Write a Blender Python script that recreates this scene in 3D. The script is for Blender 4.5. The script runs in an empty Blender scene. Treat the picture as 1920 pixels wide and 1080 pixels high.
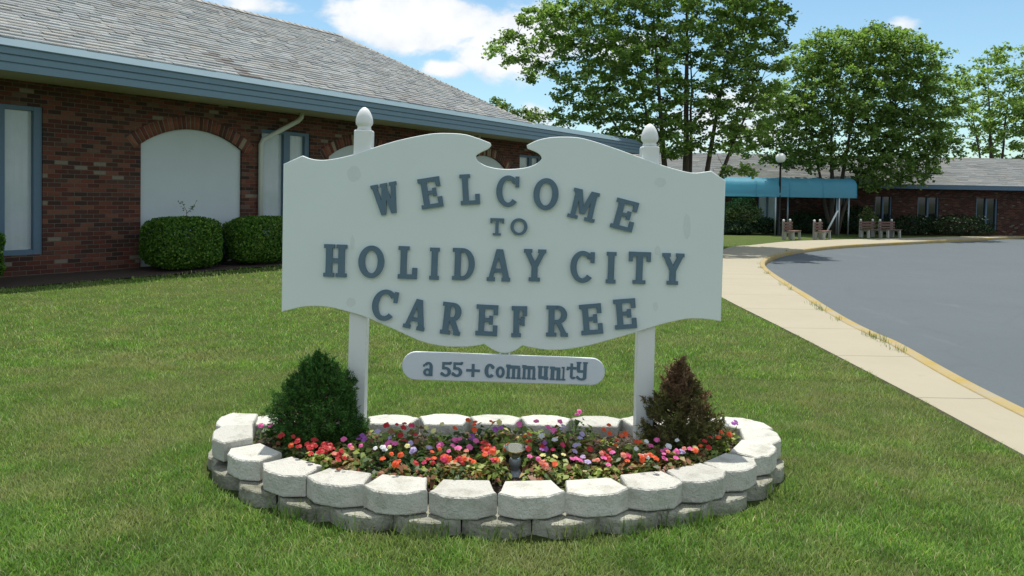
import bpy, bmesh, math, random
import numpy as np
from math import radians, sin, cos, tan, pi, sqrt, atan2, floor
from mathutils import Vector, Matrix, noise

# ------------------------------------------------------------------ camera, sky, sun, exposure
scene = bpy.context.scene
COL = scene.collection
F = 1450.0; H = 1.45; ROLL = radians(1.0); PITCH = radians(1.5); PPY = 366 + F * tan(PITCH)
fw = np.array([0, cos(PITCH), -sin(PITCH)]); up0 = np.array([0, sin(PITCH), cos(PITCH)]); rt0 = np.array([1., 0, 0])
rt = rt0 * cos(ROLL) + up0 * sin(ROLL); up = up0 * cos(ROLL) - rt0 * sin(ROLL)
CAM = np.array([0, 0, H])
cd = bpy.data.cameras.new('camera'); cam = bpy.data.objects.new('camera', cd); COL.objects.link(cam)
cd.sensor_width = 36; cd.lens = 36 * F / 1920; cd.clip_end = 6000; cd.clip_start = 0.05
cd.shift_y = -(540 - PPY) / 1920
cam.matrix_world = Matrix(((rt[0], up[0], -fw[0], 0), (rt[1], up[1], -fw[1], 0), (rt[2], up[2], -fw[2], H), (0, 0, 0, 1)))
scene.camera = cam
scene.view_settings.view_transform = 'Standard'; scene.view_settings.look = 'None'
scene.view_settings.exposure = 0.42; scene.view_settings.gamma = 1

SUN_EL = radians(72); SUN_AZ = radians(-3)      # azimuth from +y towards +x
sd = Vector((sin(SUN_AZ) * cos(SUN_EL), cos(SUN_AZ) * cos(SUN_EL), sin(SUN_EL)))
sl = bpy.data.lights.new('sun', 'SUN'); sl.energy = 4.0; sl.angle = radians(0.5); sl.color = (1, .96, .89)
so = bpy.data.objects.new('sun', sl); COL.objects.link(so); so.rotation_euler = (-sd).to_track_quat('-Z', 'Y').to_euler()


class NT:
    """small helper for node trees"""
    def __init__(s, tree):
        s.t = tree; tree.nodes.clear()
    def n(s, typ, ins=None, **kw):
        nd = s.t.nodes.new(typ)
        for k, v in kw.items(): setattr(nd, k, v)
        for k, v in (ins or {}).items(): s.set(nd, k, v)
        return nd
    def set(s, nd, k, v):
        sock = nd.inputs[k]
        if isinstance(v, bpy.types.NodeSocket): s.t.links.new(v, sock)
        elif isinstance(v, bpy.types.Node): s.t.links.new(v.outputs[0], sock)
        else:
            if sock.type == 'RGBA' and hasattr(v, '__len__') and len(v) == 3: v = (*v, 1)
            sock.default_value = v
    def m(s, op, a, b=0.0, c=0.0, clamp=False):
        nd = s.n('ShaderNodeMath', operation=op, use_clamp=clamp)
        for i, v in enumerate((a, b, c)): s.set(nd, i, v)
        return nd.outputs[0]
    def mix(s, f, a, b, blend='MIX'):
        nd = s.n('ShaderNodeMix', data_type='RGBA', blend_type=blend)
        s.set(nd, 0, f); s.set(nd, 6, a); s.set(nd, 7, b)
        return nd.outputs[2]
    def noise(s, vec, scale, detail=4, rough=.55, dist=0.0):
        nd = s.n('ShaderNodeTexNoise', {'Scale': scale, 'Detail': detail, 'Roughness': rough, 'Distortion': dist})
        if vec is not None: s.set(nd, 'Vector', vec)
        return nd.outputs[0]
    def ramp(s, f, stops, interp='LINEAR'):
        nd = s.n('ShaderNodeValToRGB'); cr = nd.color_ramp; cr.interpolation = interp
        while len(cr.elements) < len(stops): cr.elements.new(.5)
        for e, (p, c) in zip(cr.elements, stops):
            e.position = p; e.color = (*c, 1) if len(c) == 3 else c
        s.set(nd, 0, f)
        return nd.outputs[0]
    def rng(s, f, a, b, c=0.0, d=1.0, smooth=False):
        nd = s.n('ShaderNodeMapRange', interpolation_type='SMOOTHSTEP' if smooth else 'LINEAR')
        for i, v in enumerate((f, a, b, c, d)): s.set(nd, i, v)
        return nd.outputs[0]
    def xyz(s, v):
        nd = s.n('ShaderNodeSeparateXYZ'); s.set(nd, 0, v); return nd.outputs
    def comb(s, x, y, z=0.0):
        nd = s.n('ShaderNodeCombineXYZ')
        for i, v in enumerate((x, y, z)): s.set(nd, i, v)
        return nd.outputs[0]


# world: physical sky with cumulus clouds laid out by azimuth and elevation
w = bpy.data.worlds.new('World'); scene.world = w; w.use_nodes = True
t = NT(w.node_tree)
sky = t.n('ShaderNodeTexSky', sky_type='NISHITA', sun_disc=False, sun_elevation=SUN_EL, sun_rotation=SUN_AZ,
          air_density=1.0, dust_density=.6, ozone_density=1.2)
gx, gy, gz_ = t.xyz(t.n('ShaderNodeTexCoord').outputs['Generated'])
az = t.m('ARCTAN2', gx, gy); el = t.m('ARCSINE', gz_)
vec = t.comb(az, t.m('MULTIPLY', el, 1.7), 0)
n1 = t.noise(vec, 7.0, 8, .6, .15)
n2 = t.noise(t.comb(az, el, 3.1), 16.0, 6, .6)
blob = None
for (px, py, sx, sy, amp) in ((790, 45, 190, 60, .68), (960, 80, 170, 75, .62), (835, 130, 62, 26, .55), (480, 5, 120, 26, .5), (1690, 45, 40, 20, .35),
                              (1010, 225, 90, 35, .36), (1330, 250, 260, 90, .45), (1130, 90, 130, 60, .4), (700, -40, 200, 40, .4), (40, 60, 150, 50, .45)):
    r = fw + rt * ((px - 960) / F) - up * ((py - PPY) / F); r = r / np.linalg.norm(r)
    a0, e0 = atan2(r[0], r[1]), math.asin(r[2])
    dx = t.m('DIVIDE', t.m('SUBTRACT', az, a0), sx / F); dy = t.m('DIVIDE', t.m('SUBTRACT', el, e0), sy / F)
    gss = t.m('MULTIPLY', t.m('EXPONENT', t.m('MULTIPLY', t.m('ADD', t.m('MULTIPLY', dx, dx), t.m('MULTIPLY', dy, dy)), -1.0)), amp)
    blob = gss if blob is None else t.m('MAXIMUM', blob, gss)
# away from the part of the sky the photograph shows: scattered cloud from noise alone
far = t.m('MAXIMUM', t.rng(t.m('ABSOLUTE', az), .7, 1.1, 0, .36, True), t.rng(el, .32, .6, 0, .34, True))
dens = t.m('ADD', t.m('MAXIMUM', blob, far), t.m('MULTIPLY', t.m('SUBTRACT', n1, .5), 1.25))
mask = t.rng(dens, .23, .44, 0, 1, True)
ccol = t.ramp(t.m('ADD', t.m('MULTIPLY', n2, .8), t.m('MULTIPLY', dens, .35)), [(.35, (.68, .76, .85)), (.62, (.93, .95, .97)), (.8, (1.0, 1.0, 1.0))])
bg1 = t.n('ShaderNodeBackground', {'Color': t.mix(1.0, sky.outputs[0], (.80, .96, .95), 'MULTIPLY'), 'Strength': .115})
bg2 = t.n('ShaderNodeBackground', {'Color': ccol, 'Strength': .80})
mx = t.n('ShaderNodeMixShader', {0: mask, 1: bg1.outputs[0], 2: bg2.outputs[0]})
t.n('ShaderNodeOutputWorld', {0: mx.outputs[0]})

# ------------------------------------------------------------------ geometry helpers
def smooth01(a, b, x):
    q = np.clip((np.asarray(x, float) - a) / (b - a), 0, 1); return q * q * (3 - 2 * q)
def gnd(x, y):                                    # the lot falls gently away towards the far drive; the turf swells a little round the planter
    return -.5 * smooth01(11, 26, y) * smooth01(-5, 2, x) + .036 * (1 - smooth01(1.5, 2.7, np.hypot(x, (np.asarray(y) - 3.8) * 1.25)))
def ray(px, py): return fw + rt * ((px - 960) / F) - up * ((py - PPY) / F)
def at_z(px, py, z=0.0):
    r = ray(px, py); return CAM + r * ((z - H) / r[2])
def at_y(px, py, y):
    r = ray(px, py); return CAM + r * (y / r[1])
def at_g(px, py):
    z = 0.
    for _ in range(30):
        p = at_z(px, py, z); z = .5 * z + .5 * float(gnd(p[0], p[1]))
    return at_z(px, py, z)

def tag(o, label=None, cat=None, group=None, kind=None):
    if label: o['label'] = label
    if cat: o['category'] = cat
    if group: o['group'] = group
    if kind: o['kind'] = kind
    return o
def link(name, me, m=None, parent=None):
    o = bpy.data.objects.new(name, me); COL.objects.link(o)
    if m is not None:
        for q in (m if isinstance(m, (list, tuple)) else [m]): me.materials.append(q)
    if parent is not None: o.parent = parent
    return o
def empty(name, loc, rz=0.0):
    o = bpy.data.objects.new(name, None); COL.objects.link(o); o.location = loc; o.rotation_euler = (0, 0, rz)
    o.empty_display_size = .1; return o
def rebase(root):
    """children were built in world space: keep them there under a root placed elsewhere"""
    mi = (Matrix.Translation(root.location) @ root.rotation_euler.to_matrix().to_4x4()).inverted()
    for c in root.children: c.matrix_parent_inverse = mi
def copy_tree(o, parent=None):
    c = o.copy(); COL.objects.link(c); c.parent = parent
    for ch in list(o.children): copy_tree(ch, c)
    return c

def np_mesh(name, V, Fc, mat=None, smooth=False, col=None, uv=None):
    """V (n,3); Fc (m,k) or list of such arrays; col per vertex"""
    V = np.asarray(V, np.float32)
    Fs = Fc if isinstance(Fc, list) else [Fc]
    Fs = [np.asarray(f, np.int32) for f in Fs if len(f)]
    me = bpy.data.meshes.new(name)
    me.vertices.add(len(V)); me.vertices.foreach_set('co', V.ravel())
    idx = np.concatenate([f.ravel() for f in Fs]); tot = np.concatenate([np.full(len(f), f.shape[1], np.int32) for f in Fs])
    st = np.concatenate([[0], np.cumsum(tot)[:-1]]).astype(np.int32)
    me.loops.add(len(idx)); me.loops.foreach_set('vertex_index', idx)
    me.polygons.add(len(tot)); me.polygons.foreach_set('loop_start', st); me.polygons.foreach_set('loop_total', tot)
    if smooth: me.polygons.foreach_set('use_smooth', np.ones(len(tot), bool))
    if uv is not None:
        l = me.uv_layers.new(name='UVMap'); l.data.foreach_set('uv', np.asarray(uv, np.float32)[idx].ravel())
    if col is not None:
        a = me.attributes.new('col', 'FLOAT_COLOR', 'POINT')
        c4 = np.ones((len(V), 4), np.float32); c4[:, :3] = col; a.data.foreach_set('color', c4.ravel())
    me.update(calc_edges=True)
    if mat is not None: me.materials.append(mat)
    return me

class MB:
    """collects simple shapes in one bmesh"""
    def __init__(s): s.b = bmesh.new()
    def poly(s, vs, mi=0):
        f = s.b.faces.new([s.b.verts.new(v) for v in vs]); f.material_index = mi; return f
    def prism(s, pts, z0, z1, M=None, mi=0):
        lo = [Vector((p[0], p[1], z0)) for p in pts]; hi = [Vector((p[0], p[1], z1)) for p in pts]
        if M is not None: lo = [M @ v for v in lo]; hi = [M @ v for v in hi]
        lo = [s.b.verts.new(v) for v in lo]; hi = [s.b.verts.new(v) for v in hi]; n = len(pts)
        s.b.faces.new(hi).material_index = mi; s.b.faces.new(lo[::-1]).material_index = mi
        for i in range(n):
            s.b.faces.new((lo[i], lo[(i + 1) % n], hi[(i + 1) % n], hi[i])).material_index = mi
    def box(s, a, b, M=None, mi=0):
        s.prism([(a[0], a[1]), (b[0], a[1]), (b[0], b[1]), (a[0], b[1])], a[2], b[2], M, mi)
    def tube(s, pts, rad, sides=8, mi=0, cap=True):
        pts = [Vector(p) for p in pts]; rad = rad if hasattr(rad, '__len__') else [rad] * len(pts)
        rings = []; ref = None
        for i, p in enumerate(pts):
            d = (pts[min(i + 1, len(pts) - 1)] - pts[max(i - 1, 0)]).normalized()
            if ref is None:
                ref = d.orthogonal().normalized()
            ref = (ref - d * ref.dot(d)).normalized(); q = d.cross(ref)
            rings.append([s.b.verts.new(p + (ref * cos(2 * pi * k / sides) + q * sin(2 * pi * k / sides)) * rad[i]) for k in range(sides)])
        for a, b in zip(rings, rings[1:]):
            for k in range(sides):
                f = s.b.faces.new((a[k], a[(k + 1) % sides], b[(k + 1) % sides], b[k])); f.smooth = True; f.material_index = mi
        if cap:
            s.b.faces.new(rings[0][::-1]).material_index = mi; s.b.faces.new(rings[-1]).material_index = mi
    def lathe(s, prof, c=(0, 0, 0), sides=20, mi=0, sq=None):
        """prof list of (r, z)"""
        rings = [[s.b.verts.new((c[0] + r * cos(2 * pi * k / sides), c[1] + r * sin(2 * pi * k / sides), c[2] + z)) for k in range(sides)] for r, z in prof]
        for a, b in zip(rings, rings[1:]):
            for k in range(sides):
                f = s.b.faces.new((a[k], a[(k + 1) % sides], b[(k + 1) % sides], b[k])); f.smooth = True; f.material_index = mi
        s.b.faces.new(rings[0][::-1]).material_index = mi; s.b.faces.new(rings[-1]).material_index = mi
    def me(s, name, bevel=0.0):
        if bevel:
            bmesh.ops.bevel(s.b, geom=[e for e in s.b.edges if len(e.link_faces) == 2 and e.calc_face_angle() > .5], offset=bevel, segments=2, affect='EDGES', clamp_overlap=True)
        m = bpy.data.meshes.new(name); bmesh.ops.recalc_face_normals(s.b, faces=s.b.faces); s.b.to_mesh(m); s.b.free(); return m
    def build(s, name, m, parent=None, bevel=0.0): return link(name, s.me(name, bevel), m, parent)

def extrude2d(loops, depth, M, bevel=0.0):
    """mesh from outline + holes, extruded along local z around 0, moved by matrix M"""
    cu = bpy.data.curves.new('outline', 'CURVE'); cu.dimensions = '2D'; cu.fill_mode = 'BOTH'
    cu.extrude = depth / 2 - bevel; cu.bevel_depth = bevel; cu.bevel_resolution = 2
    for lp in loops:
        sp = cu.splines.new('POLY'); sp.points.add(len(lp) - 1); sp.use_cyclic_u = True
        for q, p in zip(sp.points, lp): q.co = (p[0], p[1], 0, 1)
    ob = bpy.data.objects.new('outline', cu); COL.objects.link(ob)
    bpy.context.view_layer.update()
    me = bpy.data.meshes.new_from_object(ob.evaluated_get(bpy.context.evaluated_depsgraph_get()))
    bpy.data.objects.remove(ob); bpy.data.curves.remove(cu)
    me.transform(M)
    return me

# ------------------------------------------------------------------ materials
def mat(name, col, rough=.6, var=.15, scale=6, bump=0.0, bscale=40, metal=0.0, spec=.3, coord='Object', dirt=None, rnd=False):
    m = bpy.data.materials.new(name); m.use_nodes = True; t = NT(m.node_tree)
    tc = t.n('ShaderNodeTexCoord').outputs[coord]
    if rnd:
        oi = t.n('ShaderNodeObjectInfo').outputs['Random']; va = t.n('ShaderNodeVectorMath', operation='ADD'); t.set(va, 0, tc); t.set(va, 1, t.comb(t.m('MULTIPLY', oi, 37.0), t.m('MULTIPLY', oi, 71.0), oi)); tc = va.outputs[0]
        tone = t.rng(oi, 0, 1, .82, 1.08); col0 = col; 
    nz = t.noise(tc, scale, 6, .6)
    c = t.mix(nz, tuple(q * (1 - var) for q in col), tuple(min(1, q * (1 + var)) for q in col))
    if dirt:
        c = t.mix(t.rng(t.noise(tc, dirt[1], 8, .7), dirt[2], dirt[2] + .2, 0, dirt[3]), c, dirt[0])
    if rnd: c = t.mix(1.0, c, t.comb(tone, tone, t.m('MULTIPLY', tone, .98)), 'MULTIPLY')
    b = t.n('ShaderNodeBsdfPrincipled', {'Base Color': c, 'Roughness': rough, 'Metallic': metal, 'Specular IOR Level': spec})
    if bump:
        bp = t.n('ShaderNodeBump', {'Strength': bump, 'Distance': .02, 'Height': t.noise(tc, bscale, 6, .65)}); t.set(b, 'Normal', bp.outputs[0])
    t.n('ShaderNodeOutputMaterial', {0: b.outputs[0]}); return m

def leaf_mat(name, trans=.35, rough=.55, patch=None):
    """colour from the leaf's own attribute; thin leaves let light through"""
    m = bpy.data.materials.new(name); m.use_nodes = True; t = NT(m.node_tree)
    c = t.n('ShaderNodeAttribute', attribute_name='col').outputs[0]
    if patch:
        p = t.n('ShaderNodeNewGeometry').outputs['Position']
        f = t.rng(t.m('ADD', t.m('MULTIPLY', t.noise(p, .55, 5, .6), .6), t.m('MULTIPLY', t.noise(p, 2.6, 4, .6), .5)), .48, .68, 0, patch[1], True)
        c = t.mix(f, c, patch[0])
        f2 = t.rng(t.noise(p, .9, 3, .5), .5, .7, 0, .4, True)
        c = t.mix(f2, c, t.mix(1.0, c, (.72, .85, .7), 'MULTIPLY'))
    b = t.n('ShaderNodeBsdfPrincipled', {'Base Color': c, 'Roughness': rough, 'Specular IOR Level': .25})
    tr = t.n('ShaderNodeBsdfTranslucent', {0: t.mix(1.0, c, (1.25, 1.3, .75), 'MULTIPLY')})
    mxx = t.n('ShaderNodeMixShader', {0: trans, 1: b.outputs[0], 2: tr.outputs[0]})
    t.n('ShaderNodeOutputMaterial', {0: mxx.outputs[0]}); return m

def brick_mat(name, bw=.215, bh=.075, uvs=True, dark=1.0):
    m = bpy.data.materials.new(name); m.use_nodes = True; t = NT(m.node_tree)
    u, v, _ = t.xyz(t.n('ShaderNodeUVMap').outputs[0])
    row = t.m('FLOOR', t.m('DIVIDE', v, bh))
    uu = t.m('ADD', t.m('DIVIDE', u, bw), t.m('MULTIPLY', t.m('MODULO', t.m('ABSOLUTE', row), 2), .5))
    coln = t.m('FLOOR', uu)
    wn = t.n('ShaderNodeTexWhiteNoise', {0: t.comb(coln, row)})
    fx = t.m('FRACT', uu); fy = t.m('FRACT', t.m('DIVIDE', v, bh))
    ex = t.m('MULTIPLY', t.m('MINIMUM', fx, t.m('SUBTRACT', 1, fx)), bw); ey = t.m('MULTIPLY', t.m('MINIMUM', fy, t.m('SUBTRACT', 1, fy)), bh)
    tc = t.n('ShaderNodeTexCoord').outputs['Object']
    e = t.m('ADD', t.m('MINIMUM', ex, ey), t.m('MULTIPLY', t.m('SUBTRACT', t.noise(tc, 60, 3), .5), .006))
    br = t.rng(e, .004, .0075, 0, 1, True)
    D = lambda c: tuple(q * dark for q in c)
    bc = t.ramp(wn.outputs[0], [(0, D((.07, .038, .03))), (.16, D((.11, .042, .03))), (.34, D((.19, .07, .046))), (.5, D((.15, .05, .035))), (.62, D((.10, .045, .033))), (.74, D((.22, .095, .06))), (.86, D((.12, .06, .045))), (.945, D((.27, .225, .17))), (.965, D((.17, .11, .08)))], 'CONSTANT')
    bc = t.mix(t.rng(t.noise(tc, 35, 5, .7), .45, .75, 0, .5), bc, t.mix(1.0, bc, (.5, .5, .5), 'MULTIPLY'))
    c = t.mix(br, D((.17, .15, .12)), bc)
    b = t.n('ShaderNodeBsdfPrincipled', {'Base Color': c, 'Roughness': .88, 'Specular IOR Level': .2})
    bp = t.n('ShaderNodeBump', {'Strength': .8, 'Distance': .012, 'Height': t.m('ADD', br, t.m('MULTIPLY', t.noise(tc, 90, 4), .35))}); t.set(b, 'Normal', bp.outputs[0])
    t.n('ShaderNodeOutputMaterial', {0: b.outputs[0]}); return m

def attr_mat(name, rough=.9, nscale=50, amt=.3, bump=.3, stain=None):
    m = bpy.data.materials.new(name); m.use_nodes = True; t = NT(m.node_tree)
    tc = t.n('ShaderNodeTexCoord').outputs['Object']
    c = t.n('ShaderNodeAttribute', attribute_name='col').outputs[0]
    n_ = t.noise(tc, nscale, 5, .7)
    c = t.mix(t.rng(n_, .3, .7), t.mix(1.0, c, (1 - amt,) * 3, 'MULTIPLY'), t.mix(1.0, c, (1 + amt,) * 3, 'MULTIPLY'))
    if stain: c = t.mix(t.rng(t.noise(tc, stain[1], 4, .6), .52, .75, 0, stain[2], True), c, stain[0])
    b = t.n('ShaderNodeBsdfPrincipled', {'Base Color': c, 'Roughness': rough, 'Specular IOR Level': .2})
    bp = t.n('ShaderNodeBump', {'Strength': bump, 'Distance': .01, 'Height': n_}); t.set(b, 'Normal', bp.outputs[0])
    t.n('ShaderNodeOutputMaterial', {0: b.outputs[0]}); return m

M = {}
M['white'] = mat('white_paint', (.70, .72, .70), .45, .05, 3, .06, 60, dirt=((.48, .50, .47), 2.2, .56, .35))
M['sign_white'] = mat('sign_white_paint', (.69, .755, .735), .5, .035, 2.5, .05, 120, dirt=((.60, .63, .60), 1.3, .6, .25))
M['plaque_white'] = mat('plaque_white_paint', (.62, .665, .71), .5, .05, 4, .05, 120)
M['letter'] = mat('letter_blue_grey', (.105, .170, .220), .55, .15, 14, .1, 80)
M['smudge'] = mat('filler_patch', (.635, .69, .67), .75, .08, 12, .1, 60)
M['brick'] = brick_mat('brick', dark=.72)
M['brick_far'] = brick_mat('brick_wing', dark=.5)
M['voussoir'] = attr_mat('arch_brick', .9, 45, .3, .4)
M['mortar'] = mat('mortar', (.19, .17, .14), .95, .2, 30, .3)
M['panel'] = mat('arch_panel_grey', (.50, .56, .57), .7, .06, 2, .08, 90)
M['fascia'] = mat('blue_metal', (.125, .205, .26), .45, .07, 3, .0, 40, 0.0, .4)
M['flash'] = mat('blue_flashing', (.125, .19, .22), .75, .1, 4, .03, 30, 0.0, .15)
M['soffit'] = mat('soffit', (.40, .38, .29), .8, .1, 2, .05, 50)
M['frame'] = mat('window_blue_frame', (.09, .15, .21), .5, .1, 8)
M['curtain'] = mat('window_curtain', (.42, .48, .50), .85, .12, 5, .15, 20)
M['pipe'] = mat('downspout_cream', (.50, .53, .48), .5, .06, 4)
M['shingle'] = attr_mat('shingle', .92, 120, .28, .5, ((.20, .165, .15), .45, .3))
M['bark'] = mat('bark', (.085, .065, .05), .95, .35, 12, .8, 25)
M['twig'] = mat('twig_brown', (.10, .075, .05), .9, .3, 20, .3)
M['leaf'] = leaf_mat('maple_leaf', .5)
M['hedge'] = leaf_mat('hedge_leaf', .25)
M['spruce'] = leaf_mat('spruce_needle', .15, .6)
M['grass'] = leaf_mat('grass_blade', .35, .6, ((.31, .29, .145), .65))
M['bedleaf'] = leaf_mat('bedding_leaf', .3, .45)
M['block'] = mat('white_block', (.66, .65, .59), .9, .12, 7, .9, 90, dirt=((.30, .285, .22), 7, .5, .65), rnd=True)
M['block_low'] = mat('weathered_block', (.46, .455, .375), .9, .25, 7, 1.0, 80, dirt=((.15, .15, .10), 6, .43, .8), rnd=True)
M['soil'] = mat('bed_soil', (.055, .04, .03), .98, .4, 25, 1.0, 35)
M['mulch'] = mat('bark_chip', (.13, .09, .065), .95, .5, 8, .4, 50)
M['steel'] = mat('lamp_holder_grey', (.20, .23, .25), .4, .1, 20, .05, 60, .3, .5)
M['pole'] = mat('black_pole', (.014, .015, .016), .4, .2, 5)
M['tube'] = mat('galvanised_tube', (.42, .45, .46), .4, .1, 8, 0, 40, .6)
M['benchwood'] = mat('bench_wood', (.16, .095, .075), .8, .3, 9, .3)
M['benchpost'] = mat('bench_post_grey', (.34, .31, .29), .85, .2, 9, .2)
M['concrete_leg'] = mat('bench_concrete', (.40, .40, .36), .9, .2, 9, .3)
M['canvas'] = mat('awning_canvas', (.12, .40, .53), .5, .12, 1.2, .05, 12, 0, .5)
M['roofgrey'] = attr_mat('wing_shingle', .92, 60, .25, .4)

m = M['canvas']; t_ = m.node_tree; bs = [q for q in t_.nodes if q.type == 'BSDF_PRINCIPLED'][0]; ou = [q for q in t_.nodes if q.type == 'OUTPUT_MATERIAL'][0]
tl = t_.nodes.new('ShaderNodeBsdfTranslucent'); tl.inputs[0].default_value = (.22, .66, .82, 1); ms = t_.nodes.new('ShaderNodeMixShader'); ms.inputs[0].default_value = .5
t_.links.new(bs.outputs[0], ms.inputs[1]); t_.links.new(tl.outputs[0], ms.inputs[2]); t_.links.new(ms.outputs[0], ou.inputs[0])

def glass_mat(name, col, rough=.06):
    m = bpy.data.materials.new(name); m.use_nodes = True; t = NT(m.node_tree)
    b = t.n('ShaderNodeBsdfPrincipled', {'Base Color': col, 'Roughness': rough, 'Specular IOR Level': .6})
    t.n('ShaderNodeOutputMaterial', {0: b.outputs[0]}); return m
M['dark_glass'] = glass_mat('dark_window_glass', (.012, .016, .018))
M['globe'] = mat('opal_globe', (.80, .80, .78), .25, .04, 3)
m = bpy.data.materials.new('clear_lamp_glass'); m.use_nodes = True; t = NT(m.node_tree)
b = t.n('ShaderNodeBsdfPrincipled', {'Base Color': (.95, .97, .93), 'Roughness': .0, 'Transmission Weight': 1.0, 'IOR': 1.12}); t.n('ShaderNodeOutputMaterial', {0: b.outputs[0]}); M['lens'] = m
M['reflector'] = mat('lamp_reflector', (.62, .56, .42), .18, .1, 9, 0, 40, 1.0, .5)

for q in M['curtain'].node_tree.nodes:
    if q.type == 'BSDF_PRINCIPLED': q.inputs['Coat Weight'].default_value = .8; q.inputs['Coat Roughness'].default_value = .04
# asphalt, sidewalk, kerb, ground
m = bpy.data.materials.new('asphalt'); m.use_nodes = True; t = NT(m.node_tree)
p = t.n('ShaderNodeNewGeometry').outputs['Position']
c = t.mix(t.m('ADD', t.m('MULTIPLY', t.noise(p, .45, 5, .6), .55), t.m('MULTIPLY', t.noise(p, 9, 6, .75), .45)), (.056, .072, .080), (.090, .110, .120))
c = t.mix(t.rng(t.noise(p, 34, 4, .8), .55, .75, 0, .4), c, (.15, .165, .17))
c = t.mix(t.rng(t.noise(p, 220, 3, .7), .55, .8, 0, .45), c, (.19, .2, .2))
pv = t.n('ShaderNodeMapping', {'Vector': p, 'Scale': (.35, 3.0, 1)})
c = t.mix(t.rng(t.noise(pv.outputs[0], 1.5, 6, .6), .55, .75, 0, .35), c, (.065, .074, .083))
vor = t.n('ShaderNodeTexVoronoi', {'Vector': p, 'Scale': .35}, feature='DISTANCE_TO_EDGE')
c = t.mix(t.rng(t.m('ADD', vor.outputs[0], t.m('MULTIPLY', t.noise(p, 3, 4), .03)), .016, .03, .12, 0), c, (.045, .045, .05))
pw = t.n('ShaderNodeMapping', {'Vector': p, 'Scale': (.9, .22, 1), 'Rotation': (0, 0, .5)})
c = t.mix(t.rng(t.noise(pw.outputs[0], 1.1, 7, .7), .6, .72, 0, .45), c, (.15, .16, .165))
c = t.mix(t.rng(t.noise(p, 1.7, 5, .8), .68, .74, 0, .5), c, (.04, .045, .05))
b = t.n('ShaderNodeBsdfPrincipled', {'Base Color': c, 'Roughness': .85}); bp = t.n('ShaderNodeBump', {'Strength': .5, 'Distance': .01, 'Height': t.noise(p, 150, 4)}); t.set(b, 'Normal', bp.outputs[0])
t.n('ShaderNodeOutputMaterial', {0: b.outputs[0]}); M['asphalt'] = m

m = bpy.data.materials.new('sidewalk_concrete'); m.use_nodes = True; t = NT(m.node_tree)
p = t.n('ShaderNodeNewGeometry').outputs['Position']; px_, py_, pz_ = t.xyz(p)
c = t.mix(t.noise(p, 1.2, 6, .65), (.295, .262, .185), (.36, .325, .235))
c = t.mix(t.rng(t.noise(p, 6, 8, .75), .58, .75, 0, .4), c, (.23, .2, .14))
c = t.mix(t.rng(t.noise(p, 160, 3, .7), .6, .8, 0, .35), c, (.22, .2, .16))
jy = t.m('FRACT', t.m('DIVIDE', t.m('ADD', py_, .35), 1.5)); jd = t.m('MULTIPLY', t.m('MINIMUM', jy, t.m('SUBTRACT', 1, jy)), 1.5)
j = t.rng(jd, .004, .012, 1, 0, True)
c = t.mix(t.m('MULTIPLY', j, .75), c, (.13, .11, .07))
b = t.n('ShaderNodeBsdfPrincipled', {'Base Color': c, 'Roughness': .9}); bp = t.n('ShaderNodeBump', {'Strength': .4, 'Distance': .01, 'Height': t.m('SUBTRACT', t.noise(p, 90, 4), j)}); t.set(b, 'Normal', bp.outputs[0])
t.n('ShaderNodeOutputMaterial', {0: b.outputs[0]}); M['walk'] = m
M['kerb'] = mat('kerb_yellow', (.36, .26, .075), .85, .3, 3, .5, 50, dirt=((.30, .27, .20), 3, .42, .9))
m = bpy.data.materials.new('lawn_ground'); m.use_nodes = True; t = NT(m.node_tree)
p = t.n('ShaderNodeNewGeometry').outputs['Position']
c = t.mix(t.noise(p, 14, 6, .7), (.04, .07, .014), (.12, .155, .042))
c = t.mix(t.rng(t.noise(p, .6, 5, .6), .5, .7, 0, .5, True), c, (.12, .115, .05))
b = t.n('ShaderNodeBsdfPrincipled', {'Base Color': c, 'Roughness': .95, 'Specular IOR Level': .1}); bp = t.n('ShaderNodeBump', {'Strength': 1.0, 'Distance': .03, 'Height': t.noise(p, 60, 5, .7)}); t.set(b, 'Normal', bp.outputs[0])
t.n('ShaderNodeOutputMaterial', {0: b.outputs[0]}); M['ground'] = m
M['path'] = mat('pale_path', (.55, .53, .47), .9, .12, 4, .3)

# ------------------------------------------------------------------ ground, drive, sidewalk
kpx = [(1680, 648), (1640, 630), (1600, 611), (1560, 588), (1520, 562), (1480, 537), (1450, 517), (1433, 503), (1430, 492), (1442, 483), (1470, 474), (1510, 467.5), (1560, 462), (1620, 458), (1680, 455)]
kp = [(3.05, -3.0), (3.25, 1.0), (3.45, 4.0), (3.62, 6.0)] + [tuple(at_g(*q)[:2]) for q in kpx]
dx, dy = kp[-1][0] - kp[-2][0], kp[-1][1] - kp[-2][1]; L_ = sqrt(dx * dx + dy * dy)
kp += [(kp[-1][0] + dx / L_ * s, kp[-1][1] + dy / L_ * s) for s in (6, 14, 40)]
def catmull(pts, n):
    P = [np.array(p, float) for p in pts]; P = [2 * P[0] - P[1]] + P + [2 * P[-1] - P[-2]]; out = []
    for i in range(1, len(P) - 2):
        for k in range(n):
            s = k / n; a, b, c, d = P[i - 1:i + 3]
            out.append(.5 * ((2 * b) + (-a + c) * s + (2 * a - 5 * b + 4 * c - d) * s ** 2 + (-a + 3 * b - 3 * c + d) * s ** 3))
    out.append(P[-2]); return np.array(out)
K = catmull(kp, 8)
def normals2(P):
    d = np.gradient(P, axis=0); d /= np.linalg.norm(d, axis=1)[:, None]; return np.stack([-d[:, 1], d[:, 0]], 1)
KN = normals2(K)                                      # points to the sidewalk side (left of travel)
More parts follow.
